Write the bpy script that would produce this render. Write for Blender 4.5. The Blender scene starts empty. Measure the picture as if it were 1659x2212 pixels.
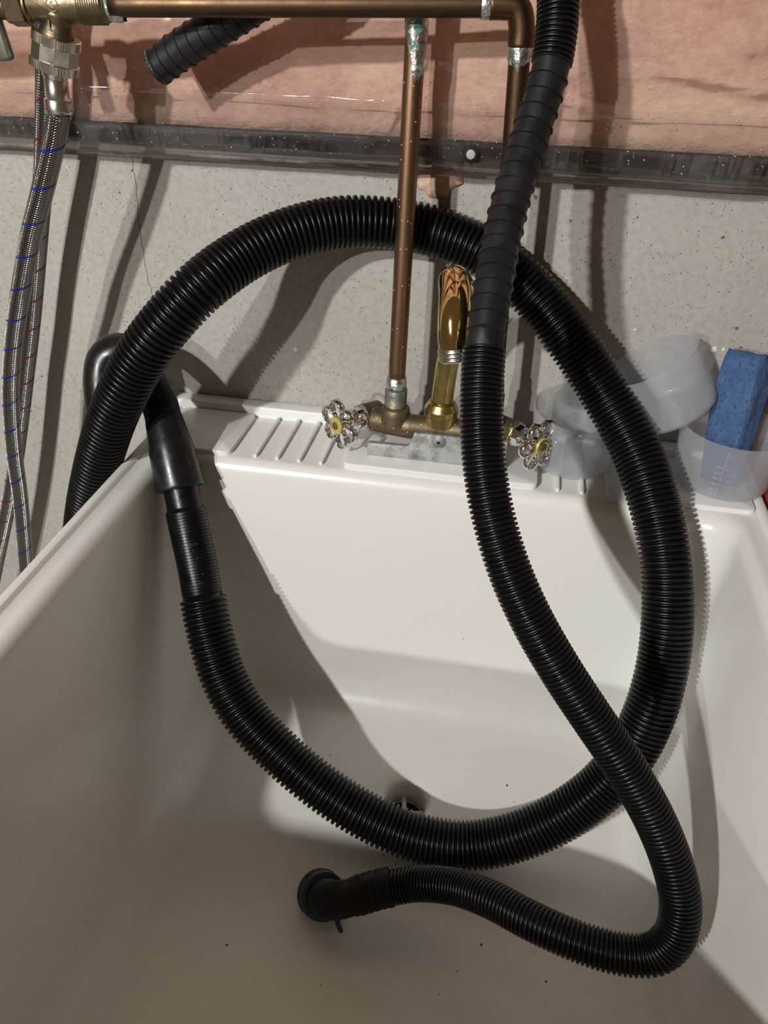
import bpy, bmesh, math, random
from mathutils import Vector, Matrix, noise

S = bpy.context.scene
COL = S.collection
# ------------------------------------------------------------------ camera, world, lights, exposure
cam_data = bpy.data.cameras.new('camera')
cam_data.sensor_fit = 'VERTICAL'
cam_data.sensor_height = 36.0
cam_data.lens = 27.016
cam_data.clip_start = 0.01
cam = bpy.data.objects.new('camera', cam_data)
cam.matrix_world = Matrix(((0.983910, -0.117810, 0.134317, 0.000000),
    (0.177176, 0.546604, -0.818433, -0.740000),
    (0.023002, 0.829063, 0.558682, 0.387000),
    (0, 0, 0, 1)))
COL.objects.link(cam)
S.camera = cam

world = bpy.data.worlds.new('dim_basement')
S.world = world
world.use_nodes = True
world.node_tree.nodes['Background'].inputs[0].default_value = (1.0, 0.70, 0.40, 1)
world.node_tree.nodes['Background'].inputs[1].default_value = 0.088

def bulb(name, loc, power, radius, color):
    l = bpy.data.lights.new(name, 'POINT')
    l.energy = power
    l.shadow_soft_size = radius
    l.color = color
    o = bpy.data.objects.new(name, l)
    o.location = loc
    COL.objects.link(o)
# two bare ceiling bulbs in a row behind the viewer's left shoulder
bulb('ceiling_bulb', (-0.81, -1.76, 1.06), 116, 0.03, (1.0, 1.0, 0.99))
bulb('ceiling_bulb.001', (-1.22, -3.40, 1.22), 178, 0.03, (1.0, 1.0, 0.99))

S.view_settings.view_transform = 'Standard'
S.view_settings.look = 'None'
S.view_settings.exposure = 0.0
S.view_settings.gamma = 1.0
S.view_settings.use_curve_mapping = False

# ------------------------------------------------------------------ helpers
def V(p): return Vector(p)

def world_loc(o):
    p = o.location.copy()
    while o.parent is not None:
        o = o.parent
        p += o.location
    return p

class MB:
    """collects vertices, faces and uvs, then links them as one mesh object"""
    def __init__(self):
        self.v, self.f, self.uv, self.hasuv = [], [], [], False
    def add(self, vs, fs, uvs=None):
        o = len(self.v)
        self.v.extend(tuple(p) for p in vs)
        for i, f in enumerate(fs):
            self.f.append([o + k for k in f])
            self.uv.append(uvs[i] if uvs else [(0, 0)] * len(f))
        if uvs: self.hasuv = True
    def build(self, name, mat, parent=None, smooth=True, origin=None, angle=None):
        o0 = V(origin) if origin is not None else Vector((0, 0, 0))
        if parent is not None and origin is None:
            o0 = world_loc(parent)
        me = bpy.data.meshes.new(name)
        me.from_pydata([tuple(V(p) - o0) for p in self.v], [], self.f)
        if self.hasuv:
            lay = me.uv_layers.new(name='UVMap')
            k = 0
            for u in self.uv:
                for c in u:
                    lay.data[k].uv = c
                    k += 1
        me.polygons.foreach_set('use_smooth', [smooth] * len(me.polygons))
        if smooth and angle is not None:
            me.set_sharp_from_angle(angle=math.radians(angle))
        me.materials.append(mat)
        ob = bpy.data.objects.new(name, me)
        COL.objects.link(ob)
        if parent is not None:
            ob.parent = parent
            ob.location = o0 - world_loc(parent)
        else:
            ob.location = o0
        return ob

def tag(o, label=None, cat=None, group=None, kind=None):
    if label: o['label'] = label
    if cat: o['category'] = cat
    if group: o['group'] = group
    if kind: o['kind'] = kind
    return o

def thing(name, loc, label, cat, group=None):
    o = bpy.data.objects.new(name, None)
    o.empty_display_size = 0.02
    o.location = loc
    COL.objects.link(o)
    bpy.context.view_layer.update()
    return tag(o, label, cat, group)

def spline(pts, step=0.002):
    """centripetal-ish catmull rom through pts, resampled at equal arc length"""
    P = [V(p) for p in pts]
    P = [P[0] * 2 - P[1]] + P + [P[-1] * 2 - P[-2]]
    dense = []
    for i in range(1, len(P) - 2):
        p0, p1, p2, p3 = P[i - 1:i + 3]
        t0 = 0.0
        t1 = t0 + max((p1 - p0).length, 1e-6) ** 0.5
        t2 = t1 + max((p2 - p1).length, 1e-6) ** 0.5
        t3 = t2 + max((p3 - p2).length, 1e-6) ** 0.5
        for k in range(24):
            t = t1 + (t2 - t1) * k / 24
            a1 = p0 * ((t1 - t) / (t1 - t0)) + p1 * ((t - t0) / (t1 - t0))
            a2 = p1 * ((t2 - t) / (t2 - t1)) + p2 * ((t - t1) / (t2 - t1))
            a3 = p2 * ((t3 - t) / (t3 - t2)) + p3 * ((t - t2) / (t3 - t2))
            b1 = a1 * ((t2 - t) / (t2 - t0)) + a2 * ((t - t0) / (t2 - t0))
            b2 = a2 * ((t3 - t) / (t3 - t1)) + a3 * ((t - t1) / (t3 - t1))
            dense.append(b1 * ((t2 - t) / (t2 - t1)) + b2 * ((t - t1) / (t2 - t1)))
    dense.append(P[-2].copy())
    # light smoothing keeps the hose curvature even
    for _ in range(10):
        d2 = dense[:]
        for i in range(1, len(dense) - 1):
            d2[i] = (dense[i - 1] + dense[i] * 2 + dense[i + 1]) / 4
        dense = d2
    return dense

class Path:
    def __init__(self, pts, smooth=True):
        self.p = spline(pts) if smooth else [V(q) for q in pts]
        self.s = [0.0]
        for a, b in zip(self.p, self.p[1:]):
            self.s.append(self.s[-1] + (b - a).length)
        self.L = self.s[-1]
        n = len(self.p)
        self.t = []
        for i in range(n):
            self.t.append((self.p[min(i + 1, n - 1)] - self.p[max(i - 1, 0)]).normalized())
        u = self.t[0].orthogonal().normalized()
        self.n = []
        for t in self.t:
            u = (u - t * u.dot(t)).normalized()
            self.n.append(u)
        self.i = 0
    def at(self, s):
        s = max(0.0, min(self.L, s))
        lo, hi = 0, len(self.s) - 1
        while hi - lo > 1:
            m = (lo + hi) // 2
            if self.s[m] <= s: lo = m
            else: hi = m
        k = (s - self.s[lo]) / max(self.s[hi] - self.s[lo], 1e-9)
        p = self.p[lo].lerp(self.p[hi], k)
        t = self.t[lo].lerp(self.t[hi], k).normalized()
        n = self.n[lo].lerp(self.n[hi], k)
        n = (n - t * n.dot(t)).normalized()
        return p, t, n
    def near(self, q):
        q = V(q)
        i = min(range(len(self.p)), key=lambda k: (self.p[k] - q).length)
        return self.s[i]

def tube(mb, path, stations, seg=32, caps=(True, True), rfun=None, uv=False):
    """stations: (arc length, radius); rfun(angle, s) optional radius multiplier"""
    vs, fs, uvs = [], [], []
    for s, r in stations:
        p, t, n = path.at(s)
        if s < 0: p = p + t * s
        if s > path.L: p = p + t * (s - path.L)
        b = t.cross(n)
        for k in range(seg):
            a = 2 * math.pi * k / seg
            rr = r * (rfun(a, s) if rfun else 1.0)
            vs.append(p + n * (rr * math.cos(a)) + b * (rr * math.sin(a)))
    for i in range(len(stations) - 1):
        for k in range(seg):
            k2 = (k + 1) % seg
            fs.append((i * seg + k, i * seg + k2, (i + 1) * seg + k2, (i + 1) * seg + k))
            if uv:
                s0, s1 = stations[i][0], stations[i + 1][0]
                uvs.append([(k / seg, s0), ((k + 1) / seg, s0), ((k + 1) / seg, s1), (k / seg, s1)])
    if caps[0]:
        fs.append(tuple(reversed(range(seg))))
        if uv: uvs.append([(0, stations[0][0])] * seg)
    if caps[1]:
        fs.append(tuple(range((len(stations) - 1) * seg, len(stations) * seg)))
        if uv: uvs.append([(0, stations[-1][0])] * seg)
    mb.add(vs, fs, uvs if uv else None)

def corrugate(s0, s1, R, depth, pitch):
    n = max(1, round((s1 - s0) / pitch))
    pitch = (s1 - s0) / n
    prof = ((0.0, 0.0), (0.10, 0.06), (0.17, 0.55), (0.27, 0.90), (0.5, 1.0), (0.73, 0.90), (0.83, 0.55), (0.90, 0.06))
    out = []
    for i in range(n):
        for u, h in prof:
            out.append((s0 + (i + u) * pitch, R - depth * (1 - h)))
    out.append((s1, R - depth))
    return out

def corrugate_var(s0, s1, R, depth, pitch_at):
    prof = ((0.0, 0.0), (0.10, 0.06), (0.17, 0.55), (0.27, 0.90), (0.5, 1.0), (0.73, 0.90), (0.83, 0.55), (0.90, 0.06))
    out, s = [], s0
    while True:
        p = pitch_at(s)
        if s + p > s1: break
        for u, h in prof:
            out.append((s + u * p, R - depth * (1 - h)))
        s += p
    out.append((s1, R - depth))
    return out

def lathe(mb, base, axis, prof, seg=32, rfun=None, caps=(True, True)):
    """prof: (distance along axis, radius)"""
    ax = V(axis).normalized()
    n = ax.orthogonal().normalized()
    b = ax.cross(n)
    vs, fs = [], []
    for h, r in prof:
        for k in range(seg):
            a = 2 * math.pi * k / seg
            rr = r * (rfun(a, h) if rfun else 1)
            vs.append(V(base) + ax * h + n * (rr * math.cos(a)) + b * (rr * math.sin(a)))
    for i in range(len(prof) - 1):
        for k in range(seg):
            k2 = (k + 1) % seg
            fs.append((i * seg + k, i * seg + k2, (i + 1) * seg + k2, (i + 1) * seg + k))
    if caps[0]: fs.append(tuple(reversed(range(seg))))
    if caps[1]: fs.append(tuple(range((len(prof) - 1) * seg, len(prof) * seg)))
    mb.add(vs, fs)

def bm_to(mb, bm):
    bm.verts.index_update()
    mb.add([v.co.copy() for v in bm.verts], [[v.index for v in f.verts] for f in bm.faces])
    bm.free()

def box(mb, lo, hi, bevel=0.0, seg=2, mat=None):
    bm = bmesh.new()
    bmesh.ops.create_cube(bm, size=1)
    lo, hi = V(lo), V(hi)
    for v in bm.verts:
        v.co = Vector(((lo[i] + hi[i]) / 2 + v.co[i] * (hi[i] - lo[i])) for i in range(3))
    if bevel > 0:
        bmesh.ops.bevel(bm, geom=bm.edges[:], offset=bevel, segments=seg, profile=0.5, affect='EDGES')
    if mat is not None:
        bmesh.ops.transform(bm, matrix=mat, verts=bm.verts[:])
    bm_to(mb, bm)

def prism(mb, pts, thick, origin, ux, uy, bevel=0.0):
    """polygon pts (2d) in plane origin+ux,uy, extruded along ux x uy by thick"""
    ux, uy = V(ux).normalized(), V(uy).normalized()
    un = ux.cross(uy)
    bm = bmesh.new()
    vs = [bm.verts.new(V(origin) + ux * x + uy * y) for x, y in pts]
    f = bm.faces.new(vs)
    r = bmesh.ops.extrude_face_region(bm, geom=[f])
    bmesh.ops.translate(bm, vec=un * thick, verts=[e for e in r['geom'] if isinstance(e, bmesh.types.BMVert)])
    bmesh.ops.recalc_face_normals(bm, faces=bm.faces[:])
    if bevel:
        bmesh.ops.bevel(bm, geom=bm.edges[:], offset=bevel, segments=2, profile=0.5, affect='EDGES')
    bm_to(mb, bm)

def rrect(x0, x1, y0, y1, r, n=8):
    """rounded rectangle outline, counter-clockwise from the +x+y corner; r may be 4 values"""
    rs = r if isinstance(r, (tuple, list)) else (r,) * 4
    out = []
    for (cx, cy, a0, rr) in ((x1 - rs[0], y1 - rs[0], 0, rs[0]), (x0 + rs[1], y1 - rs[1], 90, rs[1]),
                             (x0 + rs[2], y0 + rs[2], 180, rs[2]), (x1 - rs[3], y0 + rs[3], 270, rs[3])):
        for k in range(n + 1):
            a = math.radians(a0 + 90 * k / n)
            out.append((cx + rr * math.cos(a), cy + rr * math.sin(a)))
    return out

def plate(mb, x0, x1, y0, y1, z0, z1, r, bev=0.001, n=6):
    rings = [(0, z0), (0, z1 - bev), (bev * 0.3, z1 - bev * 0.3), (bev, z1)]
    vs, fs = [], []
    for ins, z in rings:
        vs += [(x, y, z) for x, y in rrect(x0 + ins, x1 - ins, y0 + ins, y1 - ins, max(r - ins, 0.0003), n)]
    m = 4 * (n + 1)
    for i in range(len(rings) - 1):
        for k in range(m):
            k2 = (k + 1) % m
            fs.append((i * m + k, i * m + k2, (i + 1) * m + k2, (i + 1) * m + k))
    fs.append(tuple(range((len(rings) - 1) * m, len(rings) * m)))
    fs.append(tuple(reversed(range(m))))
    mb.add(vs, fs)

# ------------------------------------------------------------------ materials
class Mat:
    def __init__(self, name, base=(0.8, 0.8, 0.8), rough=0.5, metal=0.0, **kw):
        self.m = bpy.data.materials.new(name)
        self.m.use_nodes = True
        self.nt = self.m.node_tree
        self.b = self.nt.nodes['Principled BSDF']
        self.out = self.nt.nodes['Material Output']
        self.b.inputs['Base Color'].default_value = (*base, 1)
        self.b.inputs['Roughness'].default_value = rough
        self.b.inputs['Metallic'].default_value = metal
        for k, v in kw.items():
            self.b.inputs[k.replace('_', ' ')].default_value = v
    def n(self, t, **kw):
        nd = self.nt.nodes.new(t)
        for k, v in kw.items():
            if k in nd.inputs: nd.inputs[k].default_value = v
            else: setattr(nd, k, v)
        return nd
    def l(self, a, b): self.nt.links.new(a, b)
    def coord(self, kind='Object', scale=(1, 1, 1)):
        tc = self.n('ShaderNodeTexCoord')
        mp = self.n('ShaderNodeMapping')
        mp.inputs['Scale'].default_value = scale
        self.l(tc.outputs[kind], mp.inputs['Vector'])
        return mp.outputs['Vector']
    def noise(self, vec, scale, detail=4, rough=0.6):
        t = self.n('ShaderNodeTexNoise')
        t.inputs['Scale'].default_value = scale
        t.inputs['Detail'].default_value = detail
        t.inputs['Roughness'].default_value = rough
        self.l(vec, t.inputs['Vector'])
        return t.outputs['Fac']
    def voro(self, vec, scale, rnd=1.0):
        t = self.n('ShaderNodeTexVoronoi')
        t.inputs['Scale'].default_value = scale
        t.inputs['Randomness'].default_value = rnd
        self.l(vec, t.inputs['Vector'])
        return t.outputs
    def ramp(self, fac, stops):
        r = self.n('ShaderNodeValToRGB')
        e = r.color_ramp.elements
        while len(e) < len(stops): e.new(0.5)
        for el, (p, c) in zip(e, stops):
            el.position = p
            el.color = (*c, 1) if len(c) == 3 else c
        self.l(fac, r.inputs['Fac'])
        return r.outputs['Color']
    def mix(self, fac, a, b, mode='MIX'):
        m = self.n('ShaderNodeMix', data_type='RGBA', blend_type=mode)
        ia, ib = m.inputs[6], m.inputs[7]
        for s, i in ((a, ia), (b, ib)):
            if isinstance(s, tuple): i.default_value = (*s, 1)
            else: self.l(s, i)
        if isinstance(fac, (int, float)): m.inputs[0].default_value = fac
        else: self.l(fac, m.inputs[0])
        return m.outputs[2]
    def math(self, op, a, b=None):
        m = self.n('ShaderNodeMath', operation=op)
        for i, s in enumerate((a, b)):
            if s is None: continue
            if isinstance(s, (int, float)): m.inputs[i].default_value = s
            else: self.l(s, m.inputs[i])
        return m.outputs[0]
    def col(self, c): self.l(c, self.b.inputs['Base Color']); return self
    def rgh(self, c): self.l(c, self.b.inputs['Roughness']); return self
    def bump(self, h, strength=0.3, dist=0.001):
        b = self.n('ShaderNodeBump')
        b.inputs['Strength'].default_value = strength
        b.inputs['Distance'].default_value = dist
        self.l(h, b.inputs['Height'])
        self.l(b.outputs['Normal'], self.b.inputs['Normal'])
        return self

def concrete():
    m = Mat('poured_concrete', rough=0.85)
    v = m.coord('Object')
    big = m.noise(v, 6, 5)
    fine = m.noise(v, 160, 4, 0.7)
    c = m.ramp(big, [(0.3, (0.34, 0.318, 0.28)), (0.7, (0.455, 0.43, 0.385))])
    c = m.mix(0.35, c, m.ramp(fine, [(0.35, (0.28, 0.26, 0.225)), (0.6, (0.48, 0.46, 0.415))]))
    # pits: small dark holes, denser in drifts
    dv = m.n('ShaderNodeTexNoise'); dv.inputs['Scale'].default_value = 420; m.l(v, dv.inputs['Vector'])
    va = m.n('ShaderNodeVectorMath', operation='MULTIPLY_ADD')
    m.l(dv.outputs['Color'], va.inputs[0]); va.inputs[1].default_value = (0.0022, 0.0022, 0.0022); m.l(v, va.inputs[2])
    vw = va.outputs[0]
    v1 = m.voro(vw, 300)
    sep = m.n('ShaderNodeSeparateColor'); m.l(v1['Color'], sep.inputs[0])
    drift = m.noise(v, 14, 3)
    thr = m.math('MULTIPLY', m.math('SUBTRACT', drift, 0.375), 2.3)
    on = m.math('LESS_THAN', sep.outputs[0], thr)
    near = m.math('LESS_THAN', v1['Distance'], m.math('ADD', 0.09, m.math('MULTIPLY', sep.outputs[1], 0.26)))
    pit = m.math('MULTIPLY', on, near)
    v2 = m.voro(vw, 120)
    sep2 = m.n('ShaderNodeSeparateColor'); m.l(v2['Color'], sep2.inputs[0])
    pit2 = m.math('MULTIPLY', m.math('LESS_THAN', sep2.outputs[0], 0.13), m.math('LESS_THAN', v2['Distance'], m.math('MULTIPLY', sep2.outputs[1], 0.24)))
    pits = m.math('MAXIMUM', pit, pit2)
    c = m.mix(m.math('MULTIPLY', pits, 0.88), c, (0.10, 0.09, 0.075))
    # pale flecks
    v3 = m.voro(v, 45)
    sep3 = m.n('ShaderNodeSeparateColor'); m.l(v3['Color'], sep3.inputs[0])
    fl = m.math('MULTIPLY', m.math('LESS_THAN', sep3.outputs[0], 0.06), m.math('LESS_THAN', v3['Distance'], 0.10))
    c = m.mix(fl, c, (0.62, 0.60, 0.56))
    m.col(c)
    h = m.math('SUBTRACT', m.math('MULTIPLY', fine, 0.5), pits)
    m.bump(h, 0.5, 0.0012)
    return m.m

def white_plastic(name, base, rough=0.28, mott=0.04):
    m = Mat(name, base, rough, Specular_IOR_Level=0.5)
    v = m.coord('Object')
    c = m.mix(mott * 4, base, m.ramp(m.noise(v, 9, 4), [(0.35, tuple(x * 0.90 for x in base)), (0.65, base)]))
    # faint rust-brown and grey scuffs, few
    vo = m.voro(v, 26)
    s = m.n('ShaderNodeSeparateColor'); m.l(vo['Color'], s.inputs[0])
    dirt = m.math('MULTIPLY', m.math('LESS_THAN', s.outputs[0], 0.10), m.math('LESS_THAN', vo['Distance'], 0.045))
    c = m.mix(m.math('MULTIPLY', dirt, 0.5), c, (0.25, 0.20, 0.15))
    m.col(c)
    m.rgh(m.ramp(m.noise(v, 30, 3), [(0.3, (rough * 0.8,) * 3), (0.7, (rough * 1.25,) * 3)]))
    m.bump(m.noise(v, 900, 2), 0.05, 0.0003)
    return m.m

def black_plastic(name, base=(0.010, 0.010, 0.011), rough=0.33, spec=0.5, dust=0.03):
    m = Mat(name, base, rough, Specular_IOR_Level=spec)
    v = m.coord('Object')
    n = m.noise(v, 38, 5)
    m.col(m.mix(m.ramp(n, [(0.5, (0, 0, 0)), (0.75, (dust * 6,) * 3)]), base, (0.10, 0.095, 0.09)))
    m.rgh(m.ramp(m.noise(v, 90, 3), [(0.3, (rough * 0.75,) * 3), (0.7, (rough * 1.4,) * 3)]))
    return m.m

def aged_metal(name, c1, c2, c3, rough=0.35, scale=30, metal=1.0, bump=0.15, spots=None):
    m = Mat(name, c1, rough, metal)
    v = m.coord('Object')
    n = m.noise(v, scale, 6, 0.65)
    c = m.ramp(n, [(0.30, c2), (0.52, c1), (0.72, c3)])
    if spots:
        vo = m.voro(v, 380)
        s = m.n('ShaderNodeSeparateColor'); m.l(vo['Color'], s.inputs[0])
        sp = m.math('MULTIPLY', m.math('LESS_THAN', s.outputs[0], 0.10), m.math('LESS_THAN', vo['Distance'], 0.22))
        c = m.mix(sp, c, spots)
        m.l(m.math('MULTIPLY', m.math('SUBTRACT', 1.0, sp), metal), m.b.inputs['Metallic'])
    m.col(c)
    m.rgh(m.ramp(n, [(0.3, (min(rough * 1.5, 1),) * 3), (0.7, (rough * 0.8,) * 3)]))
    if bump: m.bump(m.noise(v, 400, 3), bump, 0.0004)
    return m.m

def solder():
    m = Mat('solder_with_verdigris', (0.62, 0.60, 0.56), 0.35, 1.0)
    v = m.coord('Object')
    n = m.noise(v, 85, 4, 0.6)
    green = m.ramp(n, [(0.54, (0, 0, 0)), (0.60, (1, 1, 1))])
    m.col(m.mix(green, m.ramp(m.noise(v, 200, 3), [(0.3, (0.30, 0.28, 0.25)), (0.6, (0.75, 0.74, 0.70))]), (0.09, 0.24, 0.19)))
    m.l(m.math('SUBTRACT', 1.0, green), m.b.inputs['Metallic'])
    m.bump(m.noise(v, 160, 4), 0.9, 0.0015)
    return m.m

def braid(name, tracer):
    m = Mat(name, (0.42, 0.41, 0.40), 0.2, 1.0)
    tc = m.n('ShaderNodeTexCoord')
    sp = m.n('ShaderNodeSeparateXYZ')
    m.l(tc.outputs['UV'], sp.inputs[0])
    u, v = sp.outputs[0], sp.outputs[1]
    A = m.math('ADD', m.math('MULTIPLY', u, 26.0), m.math('MULTIPLY', v, 470.0))
    B = m.math('SUBTRACT', m.math('MULTIPLY', u, 26.0), m.math('MULTIPLY', v, 470.0))
    sa = m.math('ABSOLUTE', m.math('SINE', m.math('MULTIPLY', A, math.pi)))
    sb = m.math('ABSOLUTE', m.math('SINE', m.math('MULTIPLY', B, math.pi)))
    chk = m.math('GREATER_THAN', m.math('MULTIPLY', m.math('SINE', m.math('MULTIPLY', A, math.pi)), m.math('SINE', m.math('MULTIPLY', B, math.pi))), 0.0)
    h = m.math('ADD', m.math('MULTIPLY', sa, chk), m.math('MULTIPLY', sb, m.math('SUBTRACT', 1.0, chk)))
    dark = m.ramp(h, [(0.15, (0.015, 0.014, 0.013)), (0.75, (0.42, 0.41, 0.395))])
    fr = m.math('FRACT', m.math('SUBTRACT', m.math('MULTIPLY', v, 30.0), u))
    tr = m.math('MULTIPLY', m.math('LESS_THAN', fr, 0.075), m.math('GREATER_THAN', h, 0.45))
    m.col(m.mix(tr, dark, tracer))
    m.l(m.math('SUBTRACT', 1.0, tr), m.b.inputs['Metallic'])
    m.bump(h, 1.0, 0.0009)
    return m.m

def insulation_mat():
    m = Mat('pink_fibreglass', (0.70, 0.42, 0.35), 0.95)
    v = m.coord('Object', (1, 1, 1.6))
    n = m.noise(v, 9, 6, 0.66)
    c = m.ramp(n, [(0.32, (0.38, 0.195, 0.145)), (0.5, (0.55, 0.325, 0.245)), (0.68, (0.66, 0.47, 0.355))])
    c = m.mix(m.ramp(m.noise(v, 5, 4, 0.6), [(0.45, (0, 0, 0)), (0.68, (0.8, 0.8, 0.8))]), c, (0.62, 0.43, 0.28))
    c = m.mix(0.25, c, m.ramp(m.noise(v, 120, 4), [(0.3, (0.5, 0.26, 0.22)), (0.7, (0.85, 0.62, 0.52))]))
    m.col(c)
    m.bump(m.noise(v, 60, 6), 0.7, 0.004)
    return m.m

def clear_sheet(name, milk, rough, tint=(0.62, 0.58, 0.55)):
    m = Mat(name)
    nt = m.nt
    tr = m.n('ShaderNodeBsdfTransparent')
    tr.inputs[0].default_value = (0.97, 0.97, 0.97, 1)
    gl = m.n('ShaderNodeBsdfGlossy'); gl.inputs['Roughness'].default_value = rough
    df = m.n('ShaderNodeBsdfDiffuse'); df.inputs[0].default_value = (*tint, 1)
    v = m.coord('Object', (1, 1, 1.0))
    bp = m.n('ShaderNodeBump'); bp.inputs['Strength'].default_value = 0.35; bp.inputs['Distance'].default_value = 0.004
    m.l(m.noise(v, 30, 2, 0.45), bp.inputs['Height'])
    m.l(bp.outputs['Normal'], gl.inputs['Normal'])
    fr = m.n('ShaderNodeFresnel'); fr.inputs['IOR'].default_value = 1.45
    m.l(bp.outputs['Normal'], fr.inputs['Normal'])
    m1 = m.n('ShaderNodeMixShader'); m1.inputs[0].default_value = milk
    m.l(tr.outputs[0], m1.inputs[1]); m.l(df.outputs[0], m1.inputs[2])
    m2 = m.n('ShaderNodeMixShader')
    m.l(m.math('MULTIPLY', fr.outputs[0], 1.8), m2.inputs[0])
    m.l(m1.outputs[0], m2.inputs[1]); m.l(gl.outputs[0], m2.inputs[2])
    m.l(m2.outputs[0], m.out.inputs['Surface'])
    return m.m

def frosted(name):
    m = Mat(name)
    tr = m.n('ShaderNodeBsdfTransparent'); tr.inputs[0].default_value = (0.97, 0.97, 0.98, 1)
    df = m.n('ShaderNodeBsdfDiffuse'); df.inputs[0].default_value = (0.82, 0.83, 0.85, 1)
    tl = m.n('ShaderNodeBsdfTranslucent'); tl.inputs[0].default_value = (0.85, 0.86, 0.88, 1)
    gl = m.n('ShaderNodeBsdfGlossy'); gl.inputs['Roughness'].default_value = 0.22
    a = m.n('ShaderNodeMixShader'); a.inputs[0].default_value = 0.4
    m.l(df.outputs[0], a.inputs[1]); m.l(tl.outputs[0], a.inputs[2])
    v = m.coord('Object')
    lw = m.n('ShaderNodeLayerWeight'); lw.inputs[0].default_value = 0.35
    fac = m.math('ADD', 0.17, m.math('MULTIPLY', lw.outputs['Facing'], 0.33))
    b = m.n('ShaderNodeMixShader')
    m.l(fac, b.inputs[0])
    m.l(tr.outputs[0], b.inputs[1]); m.l(a.outputs[0], b.inputs[2])
    c = m.n('ShaderNodeMixShader'); c.inputs[0].default_value = 0.05
    m.l(b.outputs[0], c.inputs[1]); m.l(gl.outputs[0], c.inputs[2])
    m.l(c.outputs[0], m.out.inputs['Surface'])
    return m.m

def sponge_mat():
    m = Mat('blue_cellulose_sponge', (0.07, 0.16, 0.36), 0.9)
    v = m.coord('Object')
    n = m.noise(v, 60, 5)
    vo = m.voro(v, 520)
    vo2 = m.voro(m.coord('Object', (1, 1, 0.6)), 250)
    pore = m.math('MAXIMUM', m.math('LESS_THAN', vo['Distance'], 0.22), m.math('LESS_THAN', vo2['Distance'], m.math('MULTIPLY', n, 0.50)))
    c = m.ramp(n, [(0.3, (0.036, 0.082, 0.20)), (0.7, (0.075, 0.138, 0.265))])
    m.col(m.mix(m.math('MULTIPLY', pore, 0.7), c, (0.02, 0.05, 0.15)))
    m.bump(m.math('SUBTRACT', n, pore), 1.0, 0.003)
    return m.m

CONCRETE = concrete()
TUB = white_plastic('cream_white_tub_plastic', (0.745, 0.73, 0.685), 0.27, 0.015)
TRIM = white_plastic('white_moulded_plastic', (0.77, 0.765, 0.735), 0.3, 0.02)
CORR = black_plastic('black_corrugated_plastic', (0.0030, 0.0030, 0.0034), 0.30, 0.32, 0.002)
RUBBER = black_plastic('black_rubber', (0.007, 0.007, 0.0075), 0.28, 0.45, 0.012)
CUFFM = black_plastic('matt_black_rubber_cuff', (0.009, 0.009, 0.010), 0.42, 0.35, 0.012)
FITM = black_plastic('dull_black_plastic', (0.005, 0.0045, 0.004), 0.55, 0.25, 0.006)
COPPER = aged_metal('aged_copper', (0.30, 0.18, 0.105), (0.17, 0.105, 0.065), (0.42, 0.27, 0.15), 0.36, 24, 1.0, 0.12, (0.55, 0.52, 0.46))
COPPER2 = aged_metal('brown_copper', (0.12, 0.072, 0.042), (0.075, 0.048, 0.03), (0.21, 0.13, 0.07), 0.38, 18, 1.0, 0.1)
BRASSOLD = aged_metal('tarnished_brass', (0.19, 0.145, 0.085), (0.085, 0.07, 0.05), (0.29, 0.235, 0.15), 0.48, 45, 0.9, 0.35, (0.60, 0.58, 0.52))
BRASS = aged_metal('dull_yellow_brass', (0.62, 0.47, 0.19), (0.40, 0.28, 0.12), (0.78, 0.64, 0.30), 0.26, 60, 1.0, 0.1)
POLISHED = aged_metal('polished_brass', (0.88, 0.66, 0.30), (0.85, 0.62, 0.27), (0.90, 0.70, 0.34), 0.07, 20, 1.0, 0.0)
VALVEBRASS = aged_metal('rough_cast_brass', (0.20, 0.155, 0.095), (0.12, 0.095, 0.06), (0.29, 0.235, 0.15), 0.40, 40, 1.0, 0.5)
CHROME = aged_metal('chrome', (0.80, 0.79, 0.78), (0.70, 0.69, 0.68), (0.86, 0.85, 0.84), 0.10, 25, 1.0, 0.0)
NICKEL = aged_metal('nickel_plating', (0.66, 0.62, 0.55), (0.45, 0.42, 0.36), (0.78, 0.74, 0.66), 0.22, 50, 1.0, 0.05)
STEEL = aged_metal('stainless_ferrule', (0.66, 0.65, 0.62), (0.55, 0.54, 0.52), (0.74, 0.73, 0.70), 0.22, 50, 1.0, 0.05)
ZINC = aged_metal('stained_zinc_bracket', (0.44, 0.44, 0.43), (0.16, 0.16, 0.16), (0.54, 0.54, 0.53), 0.58, 55, 0.6, 0.3)
SOLDER = solder()
BLUEBRAID = braid('steel_braid_blue_tracer', (0.01, 0.03, 0.30))
REDBRAID = braid('steel_braid_red_tracer', (0.20, 0.015, 0.02))
PINK = insulation_mat()
SHEET = clear_sheet('clear_poly_sheet', 0.03, 0.07)
HEM = clear_sheet('milky_folded_poly', 0.055, 0.10, (0.36, 0.31, 0.30))
FROST = frosted('frosted_plastic')
SPONGE = sponge_mat()
STRIP = Mat('dark_grey_strip', (0.015, 0.016, 0.020), 0.45).m
DARK = Mat('dark_hole', (0.01, 0.009, 0.008), 0.8).m
BUTTON = aged_metal('yellow_index_button', (0.60, 0.52, 0.12), (0.50, 0.42, 0.10), (0.66, 0.58, 0.20), 0.4, 90, 0.3, 0.0)
BUTTONC = Mat('dark_button_centre', (0.10, 0.075, 0.05), 0.4).m
REDMARK = Mat('red_index_mark', (0.45, 0.05, 0.02), 0.5).m
BLACKMARK = Mat('black_index_mark', (0.03, 0.03, 0.02), 0.5).m
NAVY = Mat('blue_clamp_plastic', (0.018, 0.025, 0.06), 0.45).m
RED = Mat('red_plastic', (0.42, 0.045, 0.025), 0.42).m
INK = Mat('faint_grey_print', (0.035, 0.045, 0.06), 0.6).m
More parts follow.
